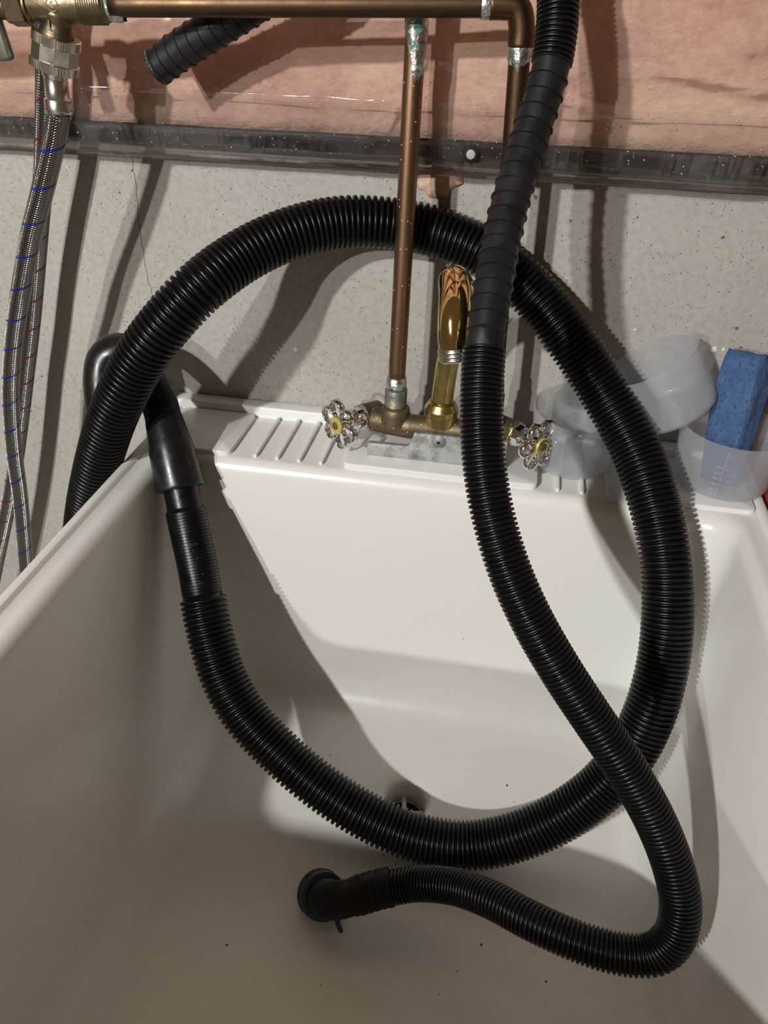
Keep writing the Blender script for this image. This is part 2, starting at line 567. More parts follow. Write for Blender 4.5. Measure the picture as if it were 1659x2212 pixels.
def drop_mat():
    m = Mat('water_drop')
    tr = m.n('ShaderNodeBsdfTransparent')
    gl = m.n('ShaderNodeBsdfGlossy'); gl.inputs['Roughness'].default_value = 0.25
    mx = m.n('ShaderNodeMixShader'); mx.inputs[0].default_value = 0.35
    m.l(tr.outputs[0], mx.inputs[1]); m.l(gl.outputs[0], mx.inputs[2]); m.l(mx.outputs[0], m.out.inputs['Surface'])
    return m.m
WATER = drop_mat()
CRACK = Mat('dark_brown_crack', (0.20, 0.16, 0.11), 0.9).m  # even dark brown for the thin strip that draws the crack
PLASTER = Mat('white_plaster_spot', (0.66, 0.65, 0.62), 0.8).m
SCUFF = Mat('grey_scuff', (0.13, 0.13, 0.125), 0.9).m
WHITECAP = Mat('pale_pin_head', (0.38, 0.38, 0.37), 0.5).m
DIRT = Mat('dry_dirt', (0.10, 0.075, 0.05), 0.9).m

rng = random.Random(7)
def nz(x, y=0.0, z=0.0): return noise.noise(Vector((x, y, z)))

# ------------------------------------------------------------------ the setting
mb = MB(); box(mb, (-1.6, 0.0, -0.86), (1.4, 0.20, 1.40))
wall = tag(mb.build('wall_back', CONCRETE, smooth=False), kind='structure')
mb = MB(); box(mb, (-1.6, -3.9, -0.96), (1.4, 0.20, -0.86))
tag(mb.build('floor', CONCRETE, smooth=False), kind='structure')
# hairline crack and plaster spots on the wall
pts = [(-0.3741, 0.0000, 0.2536), (-0.3737, 0.0000, 0.2364), (-0.3751, 0.0000, 0.2109), (-0.3768, 0.0000, 0.1889), (-0.3765, 0.0000, 0.1662), (-0.3762, 0.0000, 0.1428), (-0.3734, 0.0000, 0.1188)]
mb = MB()
cp = Path(pts); vs = []; fs = []
N = 60
for i in range(N):
    p, t, n = cp.at(cp.L * i / (N - 1))
    p = p + Vector((nz(i * 0.3) * 0.0016, 0, 0))
    w = 0.0003 + 0.0004 * abs(nz(i * 0.37, 3))
    vs += [(p.x - w, -0.0002, p.z), (p.x, -0.0006, p.z), (p.x + w, -0.0002, p.z)]
    if i:
        a = (i - 1) * 3; fs += [(a, a + 1, a + 4, a + 3), (a + 1, a + 2, a + 5, a + 4)]
mb.add(vs, fs); mb.build('crack', CRACK, wall)
for (p, r) in (((0.1932, 0.0000, 0.1134), 0.0033), ((0.2014, 0.0000, 0.1142), 0.0021), ((0.1171, 0.0000, 0.1263), 0.0016)):
    mb = MB()
    lathe(mb, p, (0, -1, 0), [(0, r), (0.0006, r * 0.9), (0.001, r * 0.5)], 14, lambda a, h: 1 + 0.16 * nz(math.cos(a) * 2, math.sin(a) * 2, r * 900))
    mb.build('plaster_spot', PLASTER, wall)

# ------------------------------------------------------------------ insulation behind plastic
def grid_sheet(mb, x0, x1, z0, z1, nx, nzz, yf, back=None):
    vs, fs = [], []
    for j in range(nzz + 1):
        for i in range(nx + 1):
            x = x0 + (x1 - x0) * i / nx; z = z0 + (z1 - z0) * j / nzz
            vs.append((x, yf(x, z), z))
    w = nx + 1
    for j in range(nzz):
        for i in range(nx):
            fs.append((j * w + i, j * w + i + 1, (j + 1) * w + i + 1, (j + 1) * w + i))
    if back is not None:
        o = len(vs)
        ring = list(range(w)) + [j * w + nx for j in range(1, nzz + 1)] + [nzz * w + i for i in range(nx - 1, -1, -1)] + [j * w for j in range(nzz - 1, 0, -1)]
        for k in ring: vs.append((vs[k][0], back, vs[k][2]))
        m = len(ring)
        for k in range(m):
            k2 = (k + 1) % m
            fs.append((ring[k], o + k, o + k2, ring[k2]))
        fs.append(tuple(o + k for k in range(m)))
    mb.add(vs, fs)

batt = thing('insulation_batt', (-0.1, -0.012, 0.28), 'pink fibreglass insulation batt on the upper concrete wall behind clear plastic', 'insulation')
mb = MB()
grid_sheet(mb, -1.0, 0.8, 0.2850, 0.95, 150, 60, lambda x, z: -0.0165 - 0.004 * nz(x * 14, z * 20) - 0.0025 * nz(x * 45, z * 60, 5) - 0.002 * math.exp(-((z - 0.36) / 0.03) ** 2), -0.001)
mb.build('fibre_mat', PINK, batt)
mb = MB()
c = V((-0.0788, 0.0000, 0.2479))
lathe(mb, (c.x, -0.0003, c.z + 0.003), (0, -1, 0), [(0, 0.020), (0.002, 0.0195), (0.005, 0.014), (0.007, 0.004)], 40,
      lambda a, h: (0.72 + 0.3 * abs(math.cos(a))) * (1 + 0.25 * nz(math.cos(a) * 2.6, math.sin(a) * 2.6, 1.5)))
tf = mb.build('loose_tuft', PINK, batt)
tag(tf, 'tuft of pink fibre poking out below the plastic hem')

mb = MB()
vs = []; fs = []
NX = 120
def strip_line(x, top):
    zt = 0.2845 - 0.012 * (x + 0.5) * 0.3
    zb = 0.2700 - 0.012 * (x + 0.5) * 0.62
    return zt if top else zb
for i in range(NX + 1):
    x = -1.0 + 1.8 * i / NX
    zt, zb = strip_line(x, 1) + 0.001 * nz(x * 9), strip_line(x, 0) + 0.0012 * nz(x * 8, 4)
    yb = -0.023
    vs += [(x, -0.0005, zb), (x, yb + 0.002, zb), (x, yb, zb + 0.002), (x, yb, zt - 0.002), (x, yb + 0.002, zt), (x, -0.0005, zt)]
    if i:
        a = (i - 1) * 6
        for k in range(6): fs.append((a + k, a + (k + 1) % 6, a + 6 + (k + 1) % 6, a + 6 + k))
mb.add(vs, fs)
st = mb.build('edge_strip', STRIP, None, origin=(-0.1, -0.012, 0.278), angle=40)
tag(st, 'dark grey strip along the bottom edge of the pink insulation', 'strip')

sheet = thing('plastic_sheet', (-0.1, -0.03, 0.26), 'clear plastic vapour sheet stretched over the pink insulation, hem at bottom', 'sheet')
streaks = [(rng.uniform(-0.55, 0.30), rng.uniform(0.0005, 0.0013), rng.uniform(0.0012, 0.0020)) for _ in range(64)]
def streak_y(x, z):
    if not 0.264 < z < 0.292: return 0.0
    e = math.sin(math.pi * (z - 0.264) / 0.028)
    return sum(a * e * math.exp(-((x - x0) / w) ** 2) for x0, a, w in streaks if abs(x - x0) < 3 * w)
def sheet_y(x, z):
    y = -0.031 - 0.003 * nz(x * 6, z * 11, 2) - 0.0016 * nz(x * 22 + z * 18, z * 26, 8)
    # diagonal pulls
    for (x0, z0, ang, amp, wd) in ((-0.10, 0.36, 62, 0.003, 0.006), (-0.02, 0.335, -12, 0.0035, 0.005), (-0.3, 0.35, 18, 0.003, 0.007), (0.12, 0.345, -8, 0.003, 0.006), (0.2, 0.40, 30, 0.004, 0.012), (-0.43, 0.34, -35, 0.003, 0.008)):
        a = math.radians(ang)
        d = -(x - x0) * math.sin(a) + (z - z0) * math.cos(a)
        l = (x - x0) * math.cos(a) + (z - z0) * math.sin(a)
        y -= amp * math.exp(-(d / wd) ** 2) * math.exp(-(l / 0.08) ** 2)
    k = max(0.0, min(1.0, (0.285 - z) / 0.03))
    q = max(0.0, min(1.0, (0.2655 - z) / 0.009)); q = q * q * (3 - 2 * q)
    return min(y + k * 0.012, -0.0255 + 0.013 * q)
mb = MB(); grid_sheet(mb, -1.0, 0.8, 0.258, 0.95, 260, 130, sheet_y)
mb.build('sheet_film', SHEET, sheet)
mb = MB(); grid_sheet(mb, -0.62, 0.36, 0.2565, 0.3150, 700, 44, lambda x, z: sheet_y(x, max(z, 0.2585)) - 0.0022 - 0.0008 * nz(x * 30, z * 40, 3) - streak_y(x, z) - 0.0016 * math.exp(-((z - 0.3138) / 0.0011) ** 2) * (0.6 + 0.6 * nz(x * 25, 7)))
hem = mb.build('folded_hem', HEM, sheet)
tag(hem, 'milkier doubled band of plastic along the bottom hem')
mb = MB()
for k in range(260):
    x = rng.uniform(-0.48, 0.20)
    z = 0.27 + abs(rng.gauss(0, 0.028))
    r = rng.choice((0.0005, 0.0006, 0.0008, 0.0011))
    y = sheet_y(x, z) - 0.0026
    lathe(mb, (x, y + 0.0004, z), (0, -1, 0), [(0, r), (r * 0.4, r * 0.85), (r * 0.7, r * 0.35)], 7)
dr = mb.build('water_droplets', WATER, sheet); dr['kind'] = 'stuff'

c = V((-0.0493, -0.0340, 0.2779))
pin = thing('insulation_pin', (c.x, -0.020, c.z), 'black round pin with pale head driven through the dark strip', 'fastener')
mb = MB(); lathe(mb, (c.x - 0.001, -0.022, c.z - 0.001), (0, -1, 0), [(0, 0.0078), (0.006, 0.0074), (0.0110, 0.0066), (0.0122, 0.0040)], 24)
mb.build('shank', DARK, pin)
mb = MB(); lathe(mb, (c.x - 0.001, -0.0342, c.z - 0.001), (0, -1, 0), [(0, 0.0040), (0.0008, 0.0038), (0.0012, 0.0030), (0.0011, 0.0012)], 20)
mb.build('pin_head', WHITECAP, pin)

# ------------------------------------------------------------------ laundry tub
tub = thing('laundry_tub', (-0.052, -0.32, -0.86), 'white plastic laundry tub with ribbed back deck, seen from above', 'tub')
X0, X1, Y0, Y1 = -0.357, 0.252, -0.650, -0.001
DX, DY, DZ = -0.050, -0.250, -0.300
NC = 10
rings = []   # (left inset, right inset, front inset, back inset, z, corner radius)
def R(i, b, z, r, il=None): rings.append((i if il is None else il, i, i, b, z, r))
R(0.050, 0.080, -0.318, 0.05)
R(0.036, 0.060, -0.29, 0.04)
R(0.020, 0.030, -0.06, 0.03)
R(0.003, 0.001, -0.052, 0.020)
R(0.000, 0.000, -0.046, 0.020)
R(0.000, 0.000, 0.0015, 0.020)
R(0.0012, 0.0006, 0.0036, 0.0195)
R(0.004, 0.002, 0.0044, 0.018)
R(0.0085, 0.006, 0.0036, 0.016)
R(0.0100, 0.009, 0.0008, 0.016)
R(0.0110, 0.011, 0.0, 0.016)
R(0.0215, 0.104, 0.0, 0.020)
for k in range(1, 8):
    a = k / 7 * math.pi / 2 * 0.96
    R(0.0215 + 0.0125 * math.sin(a), 0.104 + 0.0125 * math.sin(a), -0.0125 * (1 - math.cos(a)) * 1.15, 0.022 + 0.002 * k)
R(0.0355, 0.1180, -0.030, 0.040)
R(0.0420, 0.1190, -0.080, 0.043)
R(0.0480, 0.1205, -0.140, 0.046)
R(0.0550, 0.1220, -0.200, 0.050)
R(0.0620, 0.1240, -0.255, 0.054)
for k in range(1, 7):
    a = k / 6 * math.pi / 2
    R(0.0620 + 0.036 * (1 - math.cos(a)), 0.1240 + 0.036 * (1 - math.cos(a)), -0.255 - 0.0445 * math.sin(a), 0.056)
vs, fs = [], []
m = 4 * (NC + 1)
for (l, r_, f, b, z, rad) in rings:
    vs += [(x, y, z) for x, y in rrect(X0 + l, X1 - r_, Y0 + f, Y1 - b, rad, NC)]
last = vs[-m:]
# floor: morph from the last rounded rectangle to the drain circle
ang = [math.atan2(p[1] - DY, p[0] - DX) for p in last]
even = [ang[NC // 2] + 2 * math.pi * (k - NC / 2) / m for k in range(m)]
def drainring(rr, z): return [(DX + rr * math.cos(a), DY + rr * math.sin(a), z) for a in even]
for k in (0.35, 0.65, 0.85):
    tgt = drainring(0.040, -0.3015)
    vs += [(p[0] + (q[0] - p[0]) * k, p[1] + (q[1] - p[1]) * k, -0.2995 - 0.0018 * k) for p, q in zip(last, tgt)]
for rr, z in ((0.040, -0.3014), (0.028, -0.3022), (0.0235, -0.3042), (0.0215, -0.3085), (0.0208, -0.335)):
    vs += drainring(rr, z)
nr = len(vs) // m
for i in range(nr - 1):
    for k in range(m):
        k2 = (k + 1) % m
        fs.append((i * m + k, i * m + k2, (i + 1) * m + k2, (i + 1) * m + k))
mb = MB(); mb.add(vs, fs)
mb.build('basin', TUB, tub, angle=50)
# raised pads, ribs, faucet plate and splash lip on the deck
for (x0, x1) in ((-0.344, -0.262), (0.158, 0.240)):
    mb = MB(); plate(mb, x0, x1, -0.107, -0.020, -0.001, 0.0045, 0.007, 0.0012)
    mb.build('deck_pad', TRIM, tub, angle=35)
for x in (-0.2365, -0.2140, -0.1915, -0.1690, 0.0615, 0.0845, 0.1085, 0.1315):
    mb = MB(); plate(mb, x - 0.0019, x + 0.0019, -0.1045, -0.020, -0.001, 0.0034, 0.0016, 0.0008, 3)
    mb.build('rib', TRIM, tub, angle=35)
mb = MB(); plate(mb, -0.146, 0.042, -0.107, -0.022, -0.001, 0.0065, 0.006, 0.0012)
mb.build('faucet_ledge', TRIM, tub, angle=35)
mb = MB(); box(mb, (-0.3575, -0.0195, -0.004), (0.240, -0.0015, 0.0125), 0.0022, 3)
mb.build('splash_lip', TRIM, tub, angle=35)
drain = thing('drain', (DX, DY, -0.330), None, None)
drain.parent = tub; drain.location = V((DX, DY, -0.330)) - tub.location
bpy.context.view_layer.update()
mb = MB(); lathe(mb, (DX, DY, -0.3345), (0, 0, 1), [(0, 0.0204), (0.001, 0.0204)], 32)
mb.build('drain_hole', DARK, drain)
mb = MB()
for a in (100, 190):
    box(mb, (-0.0206, -0.0024, -0.002), (0.0206, 0.0024, 0.002), 0.0006, 1, Matrix.Translation((DX, DY, -0.3240)) @ Matrix.Rotation(math.radians(a), 4, 'Z'))
mb.build('drain_crossbar', TUB, drain)
# dry specks in the basin
mb = MB()
spots = [(0.0526, -0.2126, -0.3005), (-0.2709, -0.4916, -0.3000), (0.2104, -0.4050, -0.3000), (-0.1795, -0.4237, -0.3000), (0.0381, -0.3816, -0.3000), (0.1496, -0.2238, -0.3000), (0.0942, -0.4018, -0.3000)]
for k in range(34):
    spots.append((rng.uniform(-0.24, 0.16), rng.uniform(-0.50, -0.2), -0.3))
for k, p in enumerate(spots):
    r = (0.0012 if k < 7 else rng.uniform(0.0003, 0.0007))
    lathe(mb, (p[0], p[1], -0.3012), (0, 0, 1), [(0, r), (r * 0.5 + 0.0008, r * 0.8), (r * 0.7 + 0.0009, r * 0.3)], 7, lambda a, h: 1 + 0.5 * nz(math.cos(a), math.sin(a), k))
ds = mb.build('dirt_specks', DIRT, tub); ds['kind'] = 'stuff'
# cabinet legs so the tub stands on the floor
for (x, y) in ((-0.285, -0.58), (0.18, -0.58), (-0.285, -0.12), (0.18, -0.12)):
    mb = MB(); box(mb, (x - 0.02, y - 0.02, -0.86), (x + 0.02, y + 0.02, -0.29), 0.004, 1)
    mb.build('leg', TRIM, tub, angle=35)

# ------------------------------------------------------------------ copper pipes
def solder_cuff(parent, path, s0, s1, r, drip, seed, seg=40, side=0.0):
    """irregular collar of solder whose lower edge runs down in a drip"""
    vs, fs = [], []
    n = 12
    for i in range(n + 1):
        for k in range(seg):
            a = 2 * math.pi * k / seg
            d = (math.cos(a - side) + 1) / 2
            edge = s1 + drip * d ** 3.5 * (0.8 + 0.3 * nz(math.cos(a) * 5, math.sin(a) * 5, seed + 4)) + 0.002 * nz(math.cos(a) * 3, math.sin(a) * 3, seed)
            s = s0 + (edge - s0) * i / n
            p, t, nn = path.at(s)
            b = t.cross(nn)
            e = math.sin(math.pi * min(max(i / n, 0.02), 0.98)) ** 0.5
            rr = r + 0.0001 + 0.0013 * e * (0.7 + 0.6 * nz(math.cos(a) * 4, math.sin(a) * 4, s * 160 + seed)) * (0.45 + 0.55 * d)
            vs.append(p + nn * (rr * math.cos(a)) + b * (rr * math.sin(a)))
    for i in range(n):
        for k in range(seg):
            k2 = (k + 1) % seg
            fs.append((i * seg + k, i * seg + k2, (i + 1) * seg + k2, (i + 1) * seg + k))
    mb = MB(); mb.add(vs, fs)
    return mb.build('solder_joint', SOLDER, parent)

def front_angle(path, s, want):
    p, t, n = path.at(s); b = t.cross(n); w = V(want)
    return math.atan2(w.dot(b), w.dot(n))

# left riser
top = V((-0.0965, -0.0620, 0.4008)); bot = V((-0.1011, -0.0720, 0.0752))
riser = thing('copper_riser', tuple(bot), 'reddish copper pipe rising from the left end of the faucet', 'pipe')
top = top + (top - bot).normalized() * 0.42
pth = Path([top, top.lerp(bot, 0.33), top.lerp(bot, 0.66), bot])
mb = MB(); tube(mb, pth, [(pth.L * i / 40, 0.0080) for i in range(41)], 36)
mb.build('pipe_run', COPPER, riser)
sj = pth.near((-0.0966, -0.0625, 0.3680))
mb = MB(); tube(mb, pth, [(sj - 0.05, 0.0091), (sj - 0.013, 0.0091), (sj - 0.0115, 0.0088), (sj - 0.011, 0.0080)], 36)
cpl = mb.build('coupling', COPPER2, riser)
solder_cuff(riser, pth, sj - 0.016, sj + 0.003, 0.0084, 0.045, 3.1, side=front_angle(pth, sj, (0.5, -0.8, 0)))
sb = pth.L
mb = MB(); tube(mb, pth, [(sb - 0.012, 0.0082), (sb - 0.011, 0.0094), (sb - 0.002, 0.0098), (sb, 0.0098)], 36)
o = mb.build('lower_joint', SOLDER, riser)

# horizontal feed, elbow and right riser: one soldered assembly
e0 = V((-0.0183, -0.0760, 0.3828)); left = V((-0.3166, -0.1120, 0.3760))
feed = thing('copper_feed_pipe', tuple(e0), 'brown copper pipe run along the top with elbow turning down behind ribbed hose', 'pipe')
bot2 = V((-0.0089, -0.0720, 0.0792))
d = (bot2 - e0).normalized(); h = (left - e0).normalized()
hp = Path([left, left.lerp(e0, 0.3), left.lerp(e0, 0.6), e0 + h * 0.014])
mb = MB(); tube(mb, hp, [(hp.L * i / 30, 0.0080) for i in range(31)], 36)
mb.build('pipe_run', COPPER2, feed)
ep = Path([e0 + h * 0.024, e0 + h * 0.014, e0 + h * 0.004 + d * 0.002, e0 + d * 0.014, e0 + d * 0.026])
mb = MB(); tube(mb, ep, [(0, 0.0088), (0.0005, 0.0094)] + [(ep.L * i / 20, 0.0094) for i in range(1, 20)] + [(ep.L - 0.0005, 0.0094), (ep.L, 0.0082)], 36)
mb.build('elbow', COPPER2, feed)
vp = Path([e0 + d * 0.010, e0.lerp(bot2, 0.3), e0.lerp(bot2, 0.65), bot2])
mb = MB(); tube(mb, vp, [(vp.L * i / 30, 0.0080) for i in range(31)], 36)
mb.build('pipe_run', COPPER2, feed)
solder_cuff(feed, vp, 0.0145, 0.021, 0.0083, 0.010, 7.7, side=front_angle(vp, 0.02, (-0.1, -1, 0)))
solder_cuff(feed, hp, hp.L - 0.016, hp.L - 0.007, 0.0083, 0.0, 11.3, side=front_angle(hp, hp.L - 0.01, (0, -0.6, -0.8)))
mb = MB(); tube(mb, vp, [(vp.L - 0.012, 0.0082), (vp.L - 0.011, 0.0094), (vp.L - 0.002, 0.0098), (vp.L, 0.0098)], 36)
mb.build('lower_joint', SOLDER, feed)

# ------------------------------------------------------------------ washer valve at the top left
vax = -h                                 # along the pipe, towards the elbow
vc = V((-0.3570, -0.1120, 0.3753))
valve = thing('washer_valve', tuple(vc), 'cast brass washing machine valve at the top left corner', 'valve')
mb = MB()
L0 = (left - vc).dot(vax)
lathe(mb, vc, vax, [(-0.300, 0.0080), (-0.056, 0.0080), (-0.0555, 0.0098), (-0.040, 0.0100), (-0.0395, 0.0122), (-0.022, 0.0122), (-0.021, 0.0105), (-0.014, 0.0118), (-0.006, 0.0135), (0.006, 0.0135), (0.012, 0.0125), (0.016, 0.0120)], 40)
mb.build('valve_body', VALVEBRASS, valve, angle=40)
mb = MB()
lathe(mb, vc, vax, [(-0.038, 0.0142), (-0.0372, 0.0148), (-0.0248, 0.0148), (-0.024, 0.0142)], 6)
mb.build('hex_collar', VALVEBRASS, valve, angle=20)
mb = MB()
prof = [(0.014, 0.0120)]
s = 0.016
while s < L0 - 0.006:
    prof += [(s, 0.0120), (s + 0.0008, 0.0134), (s + 0.0016, 0.0120)]
    s += 0.0017
prof += [(L0 - 0.004, 0.0118), (L0, 0.0100)]
lathe(mb, vc, vax, prof, 40)
mb.build('thread_adapter', VALVEBRASS, valve)
wp = Path([vc + vax * (L0 - 0.004), vc + vax * (L0 + 0.002), vc + vax * (L0 + 0.006), vc + vax * (L0 + 0.012)])
solder_cuff(valve, wp, 0.001, 0.0115, 0.0106, 0.002, 21.0, side=front_angle(wp, 0.005, (0, -0.8, -0.3)))
dn = Vector((-0.33, 0.0, -1)).normalized()
mb = MB(); lathe(mb, vc, dn, [(0.003, 0.0130), (0.008, 0.0125), (0.0115, 0.0102), (0.0145, 0.0102), (0.0185, 0.0122), (0.021, 0.0130), (0.025, 0.0130)], 40)
mb.build('outlet_spout', VALVEBRASS, valve)
# cast mark: ring with a letter, and a flow arrow
fd = Vector((0.22, -0.97, -0.02)).normalized()
fd = (fd - vax * fd.dot(vax)).normalized()
mk = vc + fd * 0.0130
mb = MB()
n1 = vax; n2 = fd.cross(n1).normalized()
vs, fs = [], []
for i in range(28):
    a = 2 * math.pi * i / 28
    dirv = n1 * math.cos(a) + n2 * math.sin(a)
    for j in range(6):
        b = 2 * math.pi * j / 6
        vs.append(mk + dirv * (0.0042 + 0.0006 * math.cos(b)) + fd * (0.0006 * math.sin(b)))
for i in range(28):
    for j in range(6):
        fs.append((i * 6 + j, ((i + 1) % 28) * 6 + j, ((i + 1) % 28) * 6 + (j + 1) % 6, i * 6 + (j + 1) % 6))
mb.add(vs, fs)
emb = mb.build('cast_mark', VALVEBRASS, valve)

def letters(name, text, size, origin, right, upv, mat, parent, depth=0.0003):
    cu = bpy.data.curves.new(name + '_src', 'FONT')
    cu.body = text; cu.size = size; cu.extrude = depth
    cu.align_x = 'CENTER'; cu.align_y = 'CENTER'
    cu.resolution_u = 3
    t = bpy.data.objects.new(name + '_src', cu)
    COL.objects.link(t)
    dg = bpy.context.evaluated_depsgraph_get()
    me = bpy.data.meshes.new_from_object(t.evaluated_get(dg))
    bpy.data.objects.remove(t)
    r = V(right).normalized(); u = V(upv); u = (u - r * u.dot(r)).normalized(); n = r.cross(u)
    mt = Matrix((r, u, n)).transposed().to_4x4(); mt.translation = V(origin) - world_loc(parent)
    me.transform(mt)
    me.materials.clear(); me.materials.append(mat)
    ob = bpy.data.objects.new(name, me)
    ob.parent = parent
    COL.objects.link(ob)
    return ob
letters('cast_letter', 'S', 0.0062, mk + fd * 0.0002, n1, -n2 if n2.z < 0 else n2, VALVEBRASS, emb if False else valve, 0.0006)
mb = MB()
ac = vc + dn * 0.0145 + Vector((0, -0.0106, 0))
prism(mb, [(-0.0006, 0.004), (-0.0006, -0.002), (-0.002, -0.002), (0, -0.0045), (0.002, -0.002), (0.0006, -0.002), (0.0006, 0.004)], 0.0010, ac, (1, 0, 0), (0, 0, 1))
mb.build('flow_arrow', VALVEBRASS, valve, smooth=False)
# lever handle at the very edge of the picture
mb = MB()
lc = V((-0.4082, -0.1180, 0.3575))
box(mb, (-0.006, -0.004, -0.020), (0.006, 0.004, 0.020), 0.0028, 3, Matrix.Translation(lc) @ Matrix.Rotation(math.radians(-8), 4, 'Y'))
mb.build('lever', aged_metal('dark_green_lever', (0.16, 0.16, 0.12), (0.10, 0.11, 0.09), (0.3, 0.28, 0.22), 0.4, 60, 0.7, 0.2), valve)

# ------------------------------------------------------------------ braided supply hoses
blue = thing('braided_supply_hose', (-0.5497, -0.0850, -0.2079), 'braided steel hose with blue tracer marks, screwed to the brass valve', 'hose', 'braided supply hoses')
bp = [(-0.3738, -0.1120, 0.3037), (-0.3791, -0.1130, 0.2889), (-0.3893, -0.1130, 0.2678), (-0.4065, -0.1130, 0.2346), (-0.4227, -0.1120, 0.2051), (-0.4374, -0.1100, 0.1752), (-0.4512, -0.1100, 0.1435), (-0.4642, -0.1080, 0.1149), (-0.4783, -0.1060, 0.0798), (-0.4910, -0.1040, 0.0428), (-0.5013, -0.1020, 0.0037), (-0.5108, -0.1000, -0.0411), (-0.5160, -0.1000, -0.0797), (-0.5227, -0.1000, -0.1181), (-0.5303, -0.1000, -0.1587), (-0.5390, -0.1000, -0.2016), (-0.5550, -0.1000, -0.2710), (-0.5871, -0.1000, -0.4019)]
pb = Path(bp)
mb = MB(); tube(mb, pb, [(pb.L * i / 240, 0.0092 - 0.0010 * min(1, i / 130)) for i in range(241)], 40, uv=True)
mb.build('braid', BLUEBRAID, blue)
nt = vc + dn * 0.0205
p0, t0, n0 = pb.at(0)
nd = Vector((-0.33, 0.0, -1)).normalized()
def knurl(a, h): return 1 + 0.010 * math.cos(a * 60)
mb = MB()
lathe(mb, nt, nd, [(0, 0.0165), (0.0005, 0.0176), (0.0065, 0.0176), (0.0070, 0.0168)], 120, knurl)
mb.build('knurled_band', NICKEL, blue, smooth=False)
mb = MB()
lathe(mb, nt + nd * 0.0065, nd, [(0, 0.0172), (0.0004, 0.0174), (0.0110, 0.0174), (0.0114, 0.0172)], 10)
mb.build('nut_flats', NICKEL, blue, angle=20)
mb = MB()
lathe(mb, nt + nd * 0.0175, nd, [(0, 0.0170), (0.0005, 0.0179), (0.0065, 0.0179), (0.0070, 0.0168), (0.0072, 0.0100)], 120, knurl)
mb.build('knurled_band', NICKEL, blue, smooth=False)
fe = nt + nd * 0.0225
fax = (V((-0.3733, -0.1120, 0.3040)) - fe).normalized()
fl = (V((-0.3733, -0.1120, 0.3040)) - fe).length
mb = MB(); lathe(mb, fe, fax, [(0, 0.0085), (0.003, 0.0098), (0.0055, 0.0098), (0.007, 0.0088), (0.008, 0.0088), (fl * 0.70, 0.0090), (fl * 0.71, 0.0098)], 36)
mb.build('ferrule', STEEL, blue)
mb = MB(); lathe(mb, fe + fax * fl * 0.70, fax, [(0, 0.0098), (0.0008, 0.0105), (0.008, 0.0107), (0.010, 0.0106), (0.0105, 0.0095)], 36)
mb.build('crimp_ring', STEEL, blue)

redh = thing('braided_supply_hose', (-0.6045, -0.0450, -0.1954), 'braided steel hose with red tracer marks, hanging behind the blue-marked one', 'hose', 'braided supply hoses')
rp = [(-0.420, -0.060, 0.800), (-0.410, -0.058, 0.620), (-0.395, -0.056, 0.480), (-0.3964, -0.0550, 0.3952), (-0.4051, -0.0550, 0.3577), (-0.4113, -0.0560, 0.3278), (-0.4197, -0.0540, 0.2995), (-0.4325, -0.0500, 0.2614), (-0.4483, -0.0450, 0.2199), (-0.4630, -0.0420, 0.1809), (-0.4785, -0.0400, 0.1374), (-0.4939, -0.0400, 0.0924), (-0.5136, -0.0400, 0.0385), (-0.5291, -0.0420, -0.0068), (-0.5428, -0.0440, -0.0462), (-0.5599, -0.0460, -0.0932), (-0.5787, -0.0480, -0.1406), (-0.6002, -0.0500, -0.1912), (-0.6286, -0.0500, -0.2554), (-0.6661, -0.0500, -0.3432)]
pr_ = Path(rp)
mb = MB(); tube(mb, pr_, [(pr_.L * i / 400, 0.0088) for i in range(401)], 40, uv=True)
mb.build('braid', REDBRAID, redh)

# ------------------------------------------------------------------ large corrugated hose looped in the tub
big = thing('drain_hose', (0.0309, -0.2899, -0.2946), 'thick black corrugated hose looped through the tub and over the faucet pipe', 'hose')
A = [(-0.4639, -0.1296, -0.2361), (-0.4466, -0.1272, -0.1652), (-0.4294, -0.1292, -0.1095), (-0.4106, -0.1355, -0.0606), (-0.3926, -0.1419, -0.0206), (-0.3743, -0.1464, 0.0185), (-0.3550, -0.1511, 0.0553), (-0.3356, -0.1539, 0.0877), (-0.3181, -0.1532, 0.1148), (-0.2981, -0.1509, 0.1404), (-0.2669, -0.1350, 0.1740), (-0.2373, -0.0973, 0.1953), (-0.2008, -0.0632, 0.2097), (-0.1604, -0.0376, 0.2159), (-0.1119, -0.0237, 0.2138), (-0.0695, -0.0205, 0.2065), (-0.0257, -0.0249, 0.1914), (0.0154, -0.0339, 0.1647), (0.0536, -0.0510, 0.1306), (0.0919, -0.0728, 0.0894), (0.1228, -0.1021, 0.0533), (0.1422, -0.1354, 0.0214), (0.1560, -0.1661, -0.0126), (0.1638, -0.1912, -0.0512), (0.1665, -0.2130, -0.0910), (0.1626, -0.2340, -0.1280), (0.1515, -0.2526, -0.1705), (0.1307, -0.2689, -0.2072), (0.0980, -0.2841, -0.2396), (0.0626, -0.2966, -0.2601), (0.0278, -0.3040, -0.2732), (-0.0045, -0.3069, -0.2769), (-0.0403, -0.3047, -0.2759), (-0.0820, -0.2985, -0.2675), (-0.1256, -0.2875, -0.2534), (-0.1679, -0.2740, -0.2324), (-0.2085, -0.2586, -0.2037), (-0.2341, -0.2427, -0.1742), (-0.2517, -0.2234, -0.1418), (-0.2643, -0.2038, -0.1100), (-0.2733, -0.1875, -0.0839), (-0.2834, -0.1721, -0.0572), (-0.2930, -0.1575, -0.0299), (-0.2989, -0.1484, -0.0098)]
pa = Path(A)
s1 = pa.near((-0.2670, -0.1999, -0.1037))
mb = MB()
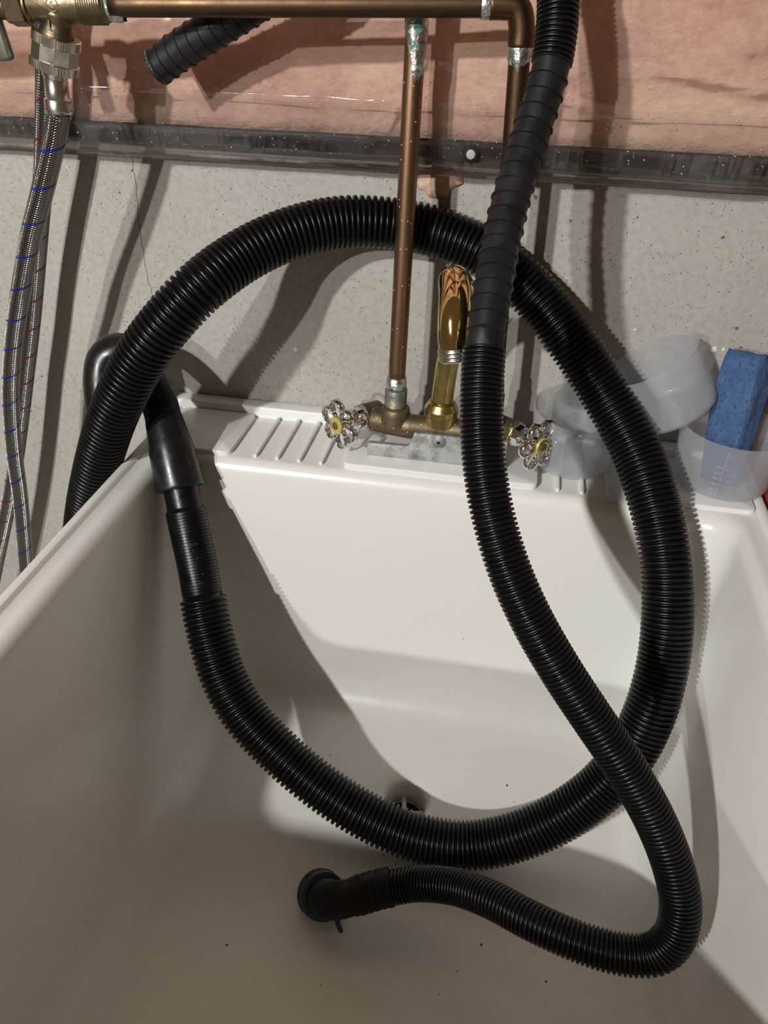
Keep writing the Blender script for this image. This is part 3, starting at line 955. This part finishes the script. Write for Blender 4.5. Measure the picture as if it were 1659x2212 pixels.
marks = [(0, 0.0048), (pa.near((-0.2669, -0.1350, 0.1740)), 0.0054), (pa.near((-0.1119, -0.0237, 0.2138)), 0.0056), (pa.near((0.0536, -0.0510, 0.1306)), 0.0050), (pa.near((0.1638, -0.1912, -0.0512)), 0.0047), (pa.near((0.0626, -0.2966, -0.2601)), 0.0044), (pa.near((-0.1256, -0.2875, -0.2534)), 0.0052), (pa.L, 0.0052)]
def pitch_at(s):
    for (a, pa_), (b, pb_) in zip(marks, marks[1:]):
        if s <= b: return pa_ + (pb_ - pa_) * (s - a) / max(b - a, 1e-6)
    return marks[-1][1]
tube(mb, pa, corrugate_var(0, s1, 0.0226, 0.0036, pitch_at), 44)
mb.build('corrugated_tube', CORR, big)
s2 = pa.near((-0.2904, -0.1609, -0.0355))
s3 = pa.near((-0.2979, -0.1499, -0.0140))
st_ = [(s1 - 0.001, 0.0188), (s1, 0.0192)]
nlin = 27
for i in range(nlin):
    a = s1 + (s2 - s1) * (i + 0.02) / nlin
    b = s1 + (s2 - s1) * (i + 0.90) / nlin
    st_ += [(a, 0.0190), (a + 0.0003, 0.01945), (b, 0.01945), (b + 0.0003, 0.0190)]
st_ += [(s2 + 0.001, 0.0192), (s2 + 0.0025, 0.0176), (s2 + 0.005, 0.0170), (s3 + 0.012, 0.0170)]
mb = MB(); tube(mb, pa, st_, 44)
slv = mb.build('ribbed_sleeve', CORR, big, angle=40)
# moulded marks on the sleeve
mb = MB()
for (u, off) in ((0.40, 0), (0.40, 1), (0.40, 2), (0.47, 0), (0.56, 1), (0.68, 0), (0.76, 0), (0.76, 2), (0.86, 0), (0.86, 1)):
    s = s2 + (s1 - s2) * u
    p, t, n = pa.at(s)
    w = V((0.45, -0.75, 0.48)); w = (w - t * w.dot(t)).normalized(); side = t.cross(w).normalized()
    q = p + w * 0.01935 + side * (0.0022 * (off - 1) * (1 if side.x > 0 else -1))
    box(mb, (-0.0003, -0.0009, -0.0002), (0.0003, 0.0009, 0.0004), 0, 1, Matrix.Translation(q) @ Matrix((side, t, w)).transposed().to_4x4())
mb.build('moulded_marks', INK, big, smooth=False)
# rubber hook elbow over the tub rim
E = [(-0.2971, -0.1513, -0.0162), (-0.3055, -0.1394, 0.0050), (-0.3146, -0.1270, 0.0254), (-0.3232, -0.1147, 0.0419), (-0.3336, -0.1011, 0.0571), (-0.3477, -0.0880, 0.0725), (-0.3640, -0.0802, 0.0843), (-0.3791, -0.0779, 0.0877), (-0.3909, -0.0828, 0.0798), (-0.3937, -0.0915, 0.0624), (-0.3918, -0.0996, 0.0411), (-0.3882, -0.1102, 0.0157)]
pe = Path(E)
def er(s):
    u = s / pe.L
    if u < 0.16: return 0.0238 - 0.002 * (u / 0.16)
    if u < 0.30: return 0.0218 - 0.0044 * ((u - 0.16) / 0.14)
    return 0.0174 + 0.0012 * min(1, (u - 0.3) / 0.3)
st_ = [(0.004, 0.0170), (0.0, 0.0222), (0.0002, 0.0236)] + [(0.0004 + (pe.L - 0.0008) * i / 60, er(pe.L * i / 60)) for i in range(61)]
mb = MB(); tube(mb, pe, st_, 44, rfun=lambda a, s: 1 + 0.010 * nz(math.cos(a) * 1.6, math.sin(a) * 1.6, s * 30) * (1 if s < 0.05 else 0.25))
cuff = mb.build('rubber_elbow', RUBBER, big, angle=60)
s = pe.L * 0.97
mb = MB(); tube(mb, pe, [(pe.L - 0.018, 0.0185), (pe.L - 0.0175, 0.0208), (pe.L - 0.008, 0.0208), (pe.L - 0.0075, 0.0185)], 40)
mb.build('elbow_clamp', CUFFM, big, angle=40)
p, t, n = pe.at(pe.near((-0.3232, -0.1147, 0.0419)))
w = V((-0.55, -0.75, 0.35)); w = (w - t * w.dot(t)).normalized()
letters('printed_letters', 'FM', 0.0105, p + w * 0.0178, -t, w.cross(-t), INK, big, 0.0002)

# ------------------------------------------------------------------ washer drain hose in front
sm = thing('washer_hose', (-0.0444, -0.3587, -0.2788), 'thinner black hose with ribbed cuff, hanging in front down to the tub floor', 'hose')
B = [(0.030, -0.125, 0.860), (0.028, -0.122, 0.700), (0.022, -0.118, 0.560), (-0.0024, -0.1014, 0.4192), (0.0025, -0.1064, 0.4017), (0.0053, -0.1103, 0.3864), (0.0066, -0.1170, 0.3709), (0.0059, -0.1266, 0.3498), (0.0027, -0.1362, 0.3311), (-0.0016, -0.1473, 0.3123), (-0.0089, -0.1703, 0.2805), (-0.0132, -0.1940, 0.2521), (-0.0149, -0.2183, 0.2276), (-0.0158, -0.2366, 0.2082), (-0.0156, -0.2525, 0.1884), (-0.0142, -0.2664, 0.1713), (-0.0113, -0.2817, 0.1519), (-0.0062, -0.2990, 0.1306), (0.0025, -0.3164, 0.1066), (0.0163, -0.3332, 0.0787), (0.0347, -0.3473, 0.0501), (0.0588, -0.3590, 0.0182), (0.0848, -0.3687, -0.0130), (0.1113, -0.3783, -0.0443), (0.1390, -0.3902, -0.0827), (0.1576, -0.4022, -0.1173), (0.1659, -0.4121, -0.1427), (0.1650, -0.4215, -0.1652), (0.1538, -0.4273, -0.1799), (0.1317, -0.4282, -0.1867), (0.1025, -0.4238, -0.1893), (0.0693, -0.4115, -0.1955), (0.0378, -0.3927, -0.2088), (0.0079, -0.3753, -0.2297), (-0.0235, -0.3683, -0.2477), (-0.0490, -0.3719, -0.2577)]
pbh = Path(B)
sa = pbh.near((0.0061, -0.1257, 0.3511)); sbb = pbh.near((-0.0156, -0.2494, 0.1930))
mb = MB(); tube(mb, pbh, corrugate(0, sa, 0.0143, 0.0020, 0.0034), 36)
mb.build('corrugated_tube', CORR, sm)
mb = MB()
st_ = [(sa - 0.002, 0.0125)]
pit = 0.01065; s = sa
while s + pit < sbb - 0.006:
    st_ += [(s, 0.0128), (s + 0.0003, 0.0139), (s + 0.0010, 0.0140), (s + 0.0013, 0.0129), (s + pit - 0.0003, 0.0126)]
    s += pit
st_ += [(s, 0.0128), (s + 0.0004, 0.0136), (s + 0.0011, 0.0138), (s + 0.0018, 0.0130), (sbb, 0.0129), (sbb + 0.002, 0.0122)]
tube(mb, pbh, st_, 40)
mb.build('ribbed_cuff', CUFFM, sm, angle=28)
mb = MB(); tube(mb, pbh, corrugate(sbb, pbh.L, 0.0146, 0.0022, 0.0034), 36)
mb.build('corrugated_tube', CORR, sm)
F = [(-0.0448, -0.3706, -0.2550), (-0.0540, -0.3734, -0.2569), (-0.0659, -0.3793, -0.2573), (-0.0788, -0.3861, -0.2570), (-0.0886, -0.3879, -0.2608), (-0.0967, -0.3855, -0.2678), (-0.1025, -0.3792, -0.2770), (-0.1083, -0.3708, -0.2883)]
pf = Path(F)
sc_ = pf.near((-0.0748, -0.3857, -0.2592))
st_ = [(0, 0.0140), (0.0003, 0.0160)]
k = 0
s = 0.0012
while s < sc_ - 0.003:
    st_ += [(s, 0.0164), (s + 0.004, 0.0164), (s + 0.0044, 0.0157), (s + 0.0058, 0.0157)]
    s += 0.0062
st_ += [(sc_, 0.0160), (sc_ + 0.003, 0.0150)] + [(sc_ + 0.004 + (pf.L - 0.001 - sc_ - 0.004) * i / 24, 0.0150 + 0.0022 * (i / 24)) for i in range(25)]
mb = MB(); tube(mb, pf, st_, 40)
mb.build('end_elbow', FITM, sm, angle=60)
pe_, te_, ne_ = pf.at(pf.L)
mb = MB(); lathe(mb, pe_ - te_ * 0.010, te_, [(0, 0.0170), (0.0004, 0.0205), (0.015, 0.0212), (0.0165, 0.0204), (0.0155, 0.0165)], 44, caps=(True, False))
mb.build('end_collar', FITM, sm, angle=50)
mb = MB(); lathe(mb, pe_ - te_ * 0.0125, te_, [(0, 0.0180), (0.0003, 0.0204), (0.0035, 0.0208), (0.004, 0.0200)], 48)
cl = mb.build('clamp_ring', NAVY, sm, angle=50)
tag(cl, 'dark blue clamp ring')
a0 = V((-0.0929, -0.3812, -0.2822)); a1 = V((-0.0892, -0.3904, -0.2894)); a2 = V((-0.0833, -0.3979, -0.2947))
tp = Path([a0, a0.lerp(a1, 0.5), a1, a2])
mb = MB(); tube(mb, tp, [(tp.L * i / 14, 0.0028 - 0.0008 * i / 14) for i in range(14)] + [(tp.L, 0.0008)], 14)
mb.build('clamp_tab', NAVY, sm)

# ------------------------------------------------------------------ loose hose end at the top
hc = thing('hose_end', (-0.3026, -0.0720, 0.3353), 'black ribbed hose cuff pointing down left in front of the insulation, end open', 'hose')
Cc = [(-0.3057, -0.0700, 0.3337), (-0.2873, -0.0710, 0.3443), (-0.2619, -0.0730, 0.3573), (-0.2340, -0.0740, 0.3714), (-0.2032, -0.0760, 0.3872), (-0.1737, -0.0760, 0.4051), (-0.140, -0.078, 0.460), (-0.132, -0.080, 0.560), (-0.132, -0.080, 0.800)]
pc = Path(Cc)
st_ = [(0.006, 0.0110), (0.0, 0.0118), (0.0, 0.0138), (0.0004, 0.0142), (0.0040, 0.0142), (0.0046, 0.0135), (0.0105, 0.0135), (0.0110, 0.0146), (0.0120, 0.0146), (0.0125, 0.0136)]
s = 0.0205
while s < pc.L - 0.01:
    st_ += [(s - 0.0006, 0.0136), (s, 0.0145), (s + 0.0009, 0.0145), (s + 0.0014, 0.0136)]
    s += 0.0102
st_ += [(pc.L, 0.0136)]
mb = MB(); tube(mb, pc, st_, 40, caps=(True, True))
mb.build('ribbed_cuff', CUFFM, hc, angle=28)
p, t, n = pc.at(0.0022)
mb = MB()
vs, fs = [], []
b = t.cross(n)
w = V((-0.3, -0.8, 0.5)); a00 = math.atan2(w.dot(b), w.dot(n))
for k in range(90):
    a = a00 - 1.1 + 2.0 * k / 89
    wd = 0.0011 * max(0.05, 0.5 + nz(k * 0.33, 1.0))
    for ds, dr in ((-wd, 0), (0.0, 0.0003), (wd, 0)):
        rr = 0.0142 + dr + 0.0002
        vs.append(p + t * (ds + 0.0006 * nz(k * 0.2, 5)) + n * (rr * math.cos(a)) + b * (rr * math.sin(a)))
    if k and nz(k * 0.42, 2.0) > -0.12:
        q = (k - 1) * 3
        fs += [(q, q + 1, q + 4, q + 3), (q + 1, q + 2, q + 5, q + 4)]
mb.add(vs, fs); mb.build('scuffed_residue', SCUFF, hc)

# ------------------------------------------------------------------ faucet
FZ, FY = 0.037, -0.072
fa = thing('faucet', (-0.053, FY, 0.0065), 'old two handle brass laundry faucet with tall spout on the tub deck', 'faucet')
bl = V((-0.1213, -0.0662, 0.0370)); br = V((0.0068, -0.0672, 0.0370))
mid = V((-0.053, FY, FZ))
inl = V((bot.x, bot.y, FZ)); inr = V((bot2.x, bot2.y, FZ))
mb = MB()
bpth = Path([bl + Vector((-0.002, 0.001, 0)), inl + Vector((-0.006, 0.002, 0)), inl + Vector((0.012, -0.001, 0)), mid, inr + Vector((-0.012, -0.001, 0)), inr + Vector((0.006, 0.002, 0)), br + Vector((0.002, 0.0, 0))])
def flatb(a, s): return 1.0
tube(mb, bpth, [(bpth.L * i / 60, 0.0128 - 0.0014 * math.sin(math.pi * i / 60)) for i in range(61)], 36)
mb.build('body', BRASSOLD, fa)
for q, base in ((inl, bot), (inr, bot2)):
    mb = MB(); lathe(mb, (q.x, q.y, FZ + 0.002), (0, 0, 1), [(0, 0.0150), (0.010, 0.0142), (0.015, 0.0138), (0.0165, 0.0128), (0.018, 0.0105)], 32)
    mb.build('inlet_boss', BRASSOLD, fa, angle=40)
    prof = [(0.0, 0.0096)]
    s = 0.0
    while s < base.z - FZ - 0.018:
        prof += [(s + 0.0002, 0.0096), (s + 0.0008, 0.0108), (s + 0.0014, 0.0096)]
        s += 0.0016
    mb = MB(); lathe(mb, (q.x, q.y, FZ + 0.017), (0, 0, 1), prof, 32)
    o = mb.build('threaded_nipple', aged_metal('corroded_thread' , (0.30, 0.28, 0.22), (0.12, 0.17, 0.14), (0.5, 0.48, 0.42), 0.5, 90, 0.7, 0.3), fa)
# spout
sb0 = V((-0.0565, FY, FZ + 0.006))
mb = MB(); lathe(mb, sb0, (0, 0, 1), [(0, 0.0150), (0.003, 0.0152), (0.0032, 0.0160), (0.010, 0.0164), (0.0104, 0.0158), (0.0108, 0.0164), (0.0165, 0.0164), (0.0225, 0.0128), (0.0235, 0.0112)], 40)
mb.build('spout_nut', BRASS, fa, angle=24)
th = V((-0.0365, -0.2271, 0.1806))
lg = th + Vector((-0.0022, 0.002, 0.012))
SP = [sb0 + Vector((0, 0, 0.022)), sb0 + Vector((0.002, -0.001, 0.055)), sb0 + Vector((0.006, -0.006, 0.085)), sb0 + Vector((0.011, -0.020, 0.114)), sb0 + Vector((0.015, -0.048, 0.139)), sb0 + Vector((0.018, -0.085, 0.153)), (lg.x - 0.006, lg.y + 0.048, lg.z + 0.0215), (lg.x - 0.0028, lg.y + 0.022, lg.z + 0.0190), (lg.x - 0.0010, lg.y + 0.006, lg.z + 0.011), (lg.x, lg.y, lg.z), th]
ps = Path(SP)
ssp = ps.L * 0.42
mb = MB(); tube(mb, ps, [(ssp * i / 24, 0.0104) for i in range(25)], 40)
mb.build('spout_riser', BRASS, fa)
mb = MB(); tube(mb, ps, [(ssp + (ps.L - ssp) * i / 50, 0.0104 + 0.0012 * min(1, i / 20)) for i in range(51)], 48)
mb.build('spout_arm', POLISHED, fa)
p, t, n = ps.at(ps.L)
mb = MB()
prof = [(0, 0.0112), (0.0004, 0.0124)]
for i in range(3):
    prof += [(0.001 + i * 0.0028, 0.0118), (0.0018 + i * 0.0028, 0.0128), (0.0030 + i * 0.0028, 0.0128), (0.0036 + i * 0.0028, 0.0117)]
prof += [(0.0100, 0.0112), (0.0095, 0.0085)]
lathe(mb, p - t * 0.003, t, prof, 40, caps=(True, False))
mb.build('spout_thread', NICKEL, fa)
# bracket and screw
bx0, bx1 = -0.126, 0.010
mb = MB()
prism(mb, [(0, 0), (bx1 - bx0, 0), (bx1 - bx0, 0.030), (0.046, 0.030), (0.045, 0.0255), (0.0415, 0.0155), (0.039, 0.0145), (0.002, 0.0140), (0, 0.012)], 0.0060, (bx0, -0.0805, 0.0065), (1, 0, 0), (0, 0, 1), 0.0008)
brk = mb.build('bracket', ZINC, fa, angle=40)
sc0 = V((-0.0555, -0.0865, 0.0302))
mb = MB(); lathe(mb, (sc0.x, -0.0863, sc0.z), (0, -1, 0), [(0, 0.0070), (0.0008, 0.0069), (0.0009, 0.0050), (0.0022, 0.0046), (0.0028, 0.0026)], 28)
scw = mb.build('screw', ZINC, fa)
mb = MB()
for a in (20, 110):
    box(mb, (-0.0020, -0.0007, -0.0005), (0.0020, 0.0001, 0.0005), 0, 1, Matrix.Translation((sc0.x, -0.0890, sc0.z)) @ Matrix.Rotation(math.radians(a), 4, 'Y'))
mb.build('screw_cross', DARK, fa, smooth=False)

def handle(bonnet, axis, mark, roll):
    ax = V(axis).normalized()
    up = Vector((0, 0, 1)); side = up.cross(ax).normalized()
    mb = MB(); lathe(mb, bonnet, ax, [(-0.022, 0.0112), (-0.004, 0.0121), (-0.0008, 0.0122), (-0.0006, 0.0112)], 32)
    mb.build('valve_arm', BRASSOLD, fa, angle=40)
    mb = MB(); lathe(mb, bonnet, ax, [(-0.0010, 0.0112), (-0.0008, 0.0122), (0.0008, 0.0122), (0.0012, 0.0116)], 32)
    mb.build('bonnet_ring', BRASS, fa, angle=40)
    mb = MB(); lathe(mb, bonnet + ax * 0.001, ax, [(0, 0.0118), (0.002, 0.0120), (0.0024, 0.0112), (0.0085, 0.0104), (0.0105, 0.0080), (0.0115, 0.0055), (0.020, 0.0050), (0.026, 0.0062)], 8 if mark == 'c' else 24)
    mb.build('bonnet', CHROME, fa, angle=40)
    c = bonnet + ax * 0.0265
    wmb = MB()
    # six lobed rim: a flat band swept round a petal outline
    NS = 144
    vs, fs = [], []
    for i in range(NS):
        a = 2 * math.pi * i / NS
        def rad(a):
            q = abs(math.cos(3 * (a + roll)))
            return 0.0128 + 0.0116 * q ** 0.5
        r = rad(a); e = 0.01
        d0 = side * math.cos(a) + up * math.sin(a)
        pa_ = (side * math.cos(a + e) + up * math.sin(a + e)) * rad(a + e) - (side * math.cos(a - e) + up * math.sin(a - e)) * rad(a - e)
        nrm_ = pa_.normalized().cross(ax); nrm_ = nrm_ if nrm_.dot(d0) > 0 else -nrm_
        for (dn_, da_) in ((0.0010, -0.0028), (0.0013, 0.0), (0.0010, 0.0028), (0.0, 0.0034), (-0.0010, 0.0028), (-0.0013, 0), (-0.0010, -0.0028), (0, -0.0034)):
            vs.append(c + d0 * r + nrm_ * dn_ + ax * (da_ + 0.002))
    for i in range(NS):
        i2 = (i + 1) % NS
        for k in range(8):
            k2 = (k + 1) % 8
            fs.append((i * 8 + k, i2 * 8 + k, i2 * 8 + k2, i * 8 + k2))
    wmb.add(vs, fs)
    wheel = wmb.build('wheel', CHROME, fa)
    smb = MB()
    for k in range(6):
        a = math.pi / 6 + k * math.pi / 3 - roll
        d0 = side * math.cos(a) + up * math.sin(a); tq = ax.cross(d0)
        mt = Matrix((d0, tq, ax)).transposed().to_4x4(); mt.translation = c + ax * 0.002
        box(smb, (0.006, -0.0014, -0.0024), (0.0134, 0.0014, 0.0024), 0.0009, 2, mt)
    lathe(smb, c - ax * 0.003, ax, [(0, 0.0066), (0.0005, 0.0074), (0.0085, 0.0080), (0.0092, 0.0076)], 28)
    smb.build('spokes', CHROME, wheel, angle=40)
    mb = MB(); lathe(mb, c + ax * 0.0060, ax, [(0, 0.0088), (0.0010, 0.0088), (0.0018, 0.0082), (0.0021, 0.0050), (0.0015, 0.0040)], 32)
    mb.build('index_button', BUTTON, wheel, angle=40)
    mb = MB(); lathe(mb, c + ax * 0.0074, ax, [(0, 0.0040), (0.0012, 0.0036), (0.0010, 0.0016), (0.0006, 0.0004)], 24)
    mb.build('button_screw', BUTTONC, wheel)
    mb = MB()
    vs, fs = [], []
    a1, a2 = ((2.6, 4.0) if mark == 'h' else (0.4, 2.6))
    for i in range(16):
        a = a1 + (a2 - a1) * i / 15
        d0 = side * math.cos(a) + up * math.sin(a)
        for rr in (0.0058, 0.0070):
            vs.append(c + d0 * rr + ax * 0.00815)
        if i: fs.append((2 * i - 2, 2 * i - 1, 2 * i + 1, 2 * i))
    mb.add(vs, fs)
    mb.build('index_mark', REDMARK if mark == 'h' else BLACKMARK, wheel, smooth=False)
    return wheel
handle(V((-0.1358, -0.0643, 0.0370)), (-0.62, -0.78, 0.02), 'h', 0.30)
handle(V((0.0164, -0.0766, 0.0420)), (0.76, -0.65, 0.02), 'c', 0.05)

# ------------------------------------------------------------------ cups and sponge
def cup(base, axis, rb, rt, hgt, label, roll=0.0):
    t = thing('frosted_cup', tuple(base), label, 'cup', 'frosted cups on the back deck')
    ax = V(axis).normalized()
    mb = MB()
    th = 0.0012
    prof = [(0.0, rb * 0.2), (0.0, rb * 0.90), (0.001, rb * 0.965), (0.004, rb)]
    for i in range(1, 9): prof.append((0.004 + (hgt - 0.006) * i / 8, rb + (rt - rb) * i / 8))
    prof += [(hgt, rt + 0.0006), (hgt + 0.0006, rt), (hgt, rt - th)]
    for i in range(8, -1, -1): prof.append((0.004 + (hgt - 0.006) * i / 8, rb + (rt - rb) * i / 8 - th))
    prof += [(0.0022, rb * 0.94 - th), (0.0015, rb * 0.2)]
    lathe(mb, base, ax, prof, 56)
    mb.build('cup_shell', FROST, t, angle=50)
    mb = MB()
    n = ax.orthogonal(); n.normalize(); b = ax.cross(n)
    for i in range(5):
        hh = 0.012 + i * 0.006
        r = rb + (rt - rb) * hh / hgt + 0.00008
        vs, fs = [], []
        for k in range(25):
            a = roll + 0.9 * k / 24 * (1 - 0.1 * i)
            d = n * math.cos(a) + b * math.sin(a)
            for dz, dr in ((-0.0003, 0), (0, 0.0003), (0.0003, 0)):
                vs.append(V(base) + ax * (hh + dz) + d * (r + dr))
            if k:
                q = (k - 1) * 3
                fs += [(q, q + 1, q + 4, q + 3), (q + 1, q + 2, q + 5, q + 4)]
        mb.add(vs, fs)
    mb.build('measure_lines', FROST, t)
    mb = MB()
    w = V((-0.25, -0.9, 0.35)) if roll != 2.0 else V((0.30, -0.9, 0.3))
    w = (w - ax * w.dot(ax)).normalized(); sd = ax.cross(w)
    vs, fs = [], []
    for i in range(9):
        hh = 0.006 + (hgt - 0.010) * i / 8
        r = rb + (rt - rb) * max(0, hh - 0.004) / (hgt - 0.006)
        for dx, dr in ((-0.0008, -0.0003), (0, 0.0006), (0.0008, -0.0003)):
            vs.append(V(base) + ax * hh + w * (r + dr) + sd * dx)
        if i:
            q = (i - 1) * 3
            fs += [(q, q + 1, q + 4, q + 3), (q + 1, q + 2, q + 5, q + 4)]
    mb.add(vs, fs); mb.build('mould_seam', FROST, t)
    return t
cup((0.073, -0.0470, 0.0056), (0.02, -0.10, 1), 0.0385, 0.0435, 0.059, 'frosted plastic cup standing empty behind the right faucet handle', 0.5)
cup((0.1613, -0.0432, 0.0659), (-0.55, 0.02, 0.84), 0.0410, 0.0435, 0.058, 'frosted plastic cup tilted to the left, propped between the two others', 2.0)
cup((0.2150, -0.0560, 0.0048), (0.02, 0, 1), 0.0430, 0.0485, 0.058, 'frosted plastic cup holding the blue sponge', 3.5)

bm = bmesh.new()
bmesh.ops.create_cube(bm, size=1)
for v in bm.verts: v.co = Vector((v.co.x * 0.030, v.co.y * 0.040, v.co.z * 0.122))
bmesh.ops.subdivide_edges(bm, edges=bm.edges[:], cuts=14, use_grid_fill=True)
for v in bm.verts:
    z = v.co.z
    k = (z + 0.0625) / 0.125
    f = 0.78 + 0.30 * k if k < 0.7 else 0.99 - 0.16 * ((k - 0.7) / 0.3) ** 2
    v.co.x *= f; v.co.y *= f
    # round the long edges
    ex, ey = abs(v.co.x) / (0.016 * f), abs(v.co.y) / (0.022 * f)
    if ex > 0.8 and ey > 0.8: v.co.x *= 0.94; v.co.y *= 0.96
    v.co += Vector((nz(v.co.x * 170, v.co.y * 170, z * 170), nz(v.co.x * 170 + 9, v.co.y * 170, z * 170), nz(v.co.x * 170, v.co.y * 170 + 5, z * 120))) * 0.0011
    v.co.x += 0.012 * (k - 0.35) ** 2
    if k > 0.95: v.co.z -= 0.010 * max(0, v.co.x / 0.016) + 0.003 * abs(nz(v.co.x * 90, v.co.y * 90))
M_ = Matrix.Translation((0.2130, -0.0540, 0.0700)) @ Matrix.Rotation(math.radians(0), 4, 'Y') @ Matrix.Rotation(math.radians(-13), 4, 'X') @ Matrix.Rotation(math.radians(42), 4, 'Z')
bmesh.ops.transform(bm, matrix=M_, verts=bm.verts[:])
mb = MB(); bm_to(mb, bm)
tag(mb.build('sponge', SPONGE, None, origin=(0.215, -0.06, 0.007)), 'worn blue sponge standing on end in a frosted cup', 'sponge')

# ------------------------------------------------------------------ red bin beyond the tub's right edge
rb = thing('storage_bin', (0.36, -0.14, -0.86), 'red plastic bin edge just visible beyond the right end of the tub', 'bin')
mb = MB()
vs, fs = [], []
rr = [(0.030, -0.86), (0.004, -0.045), (0.0, -0.043), (0.0, 0.000), (0.002, 0.003), (0.007, 0.003), (0.009, -0.002), (0.034, -0.84)]
mm = 4 * 7
for ins, z in rr:
    vs += [(x, y, z) for x, y in rrect(0.258 + ins, 0.52 - ins, -0.36 + ins, -0.020 - ins, 0.03, 6)]
for i in range(len(rr) - 1):
    for k in range(mm):
        k2 = (k + 1) % mm
        fs.append((i * mm + k, i * mm + k2, (i + 1) * mm + k2, (i + 1) * mm + k))
fs.append(tuple(range((len(rr) - 1) * mm, len(rr) * mm)))
mb.add(vs, fs); mb.build('bin_shell', RED, rb, angle=40)
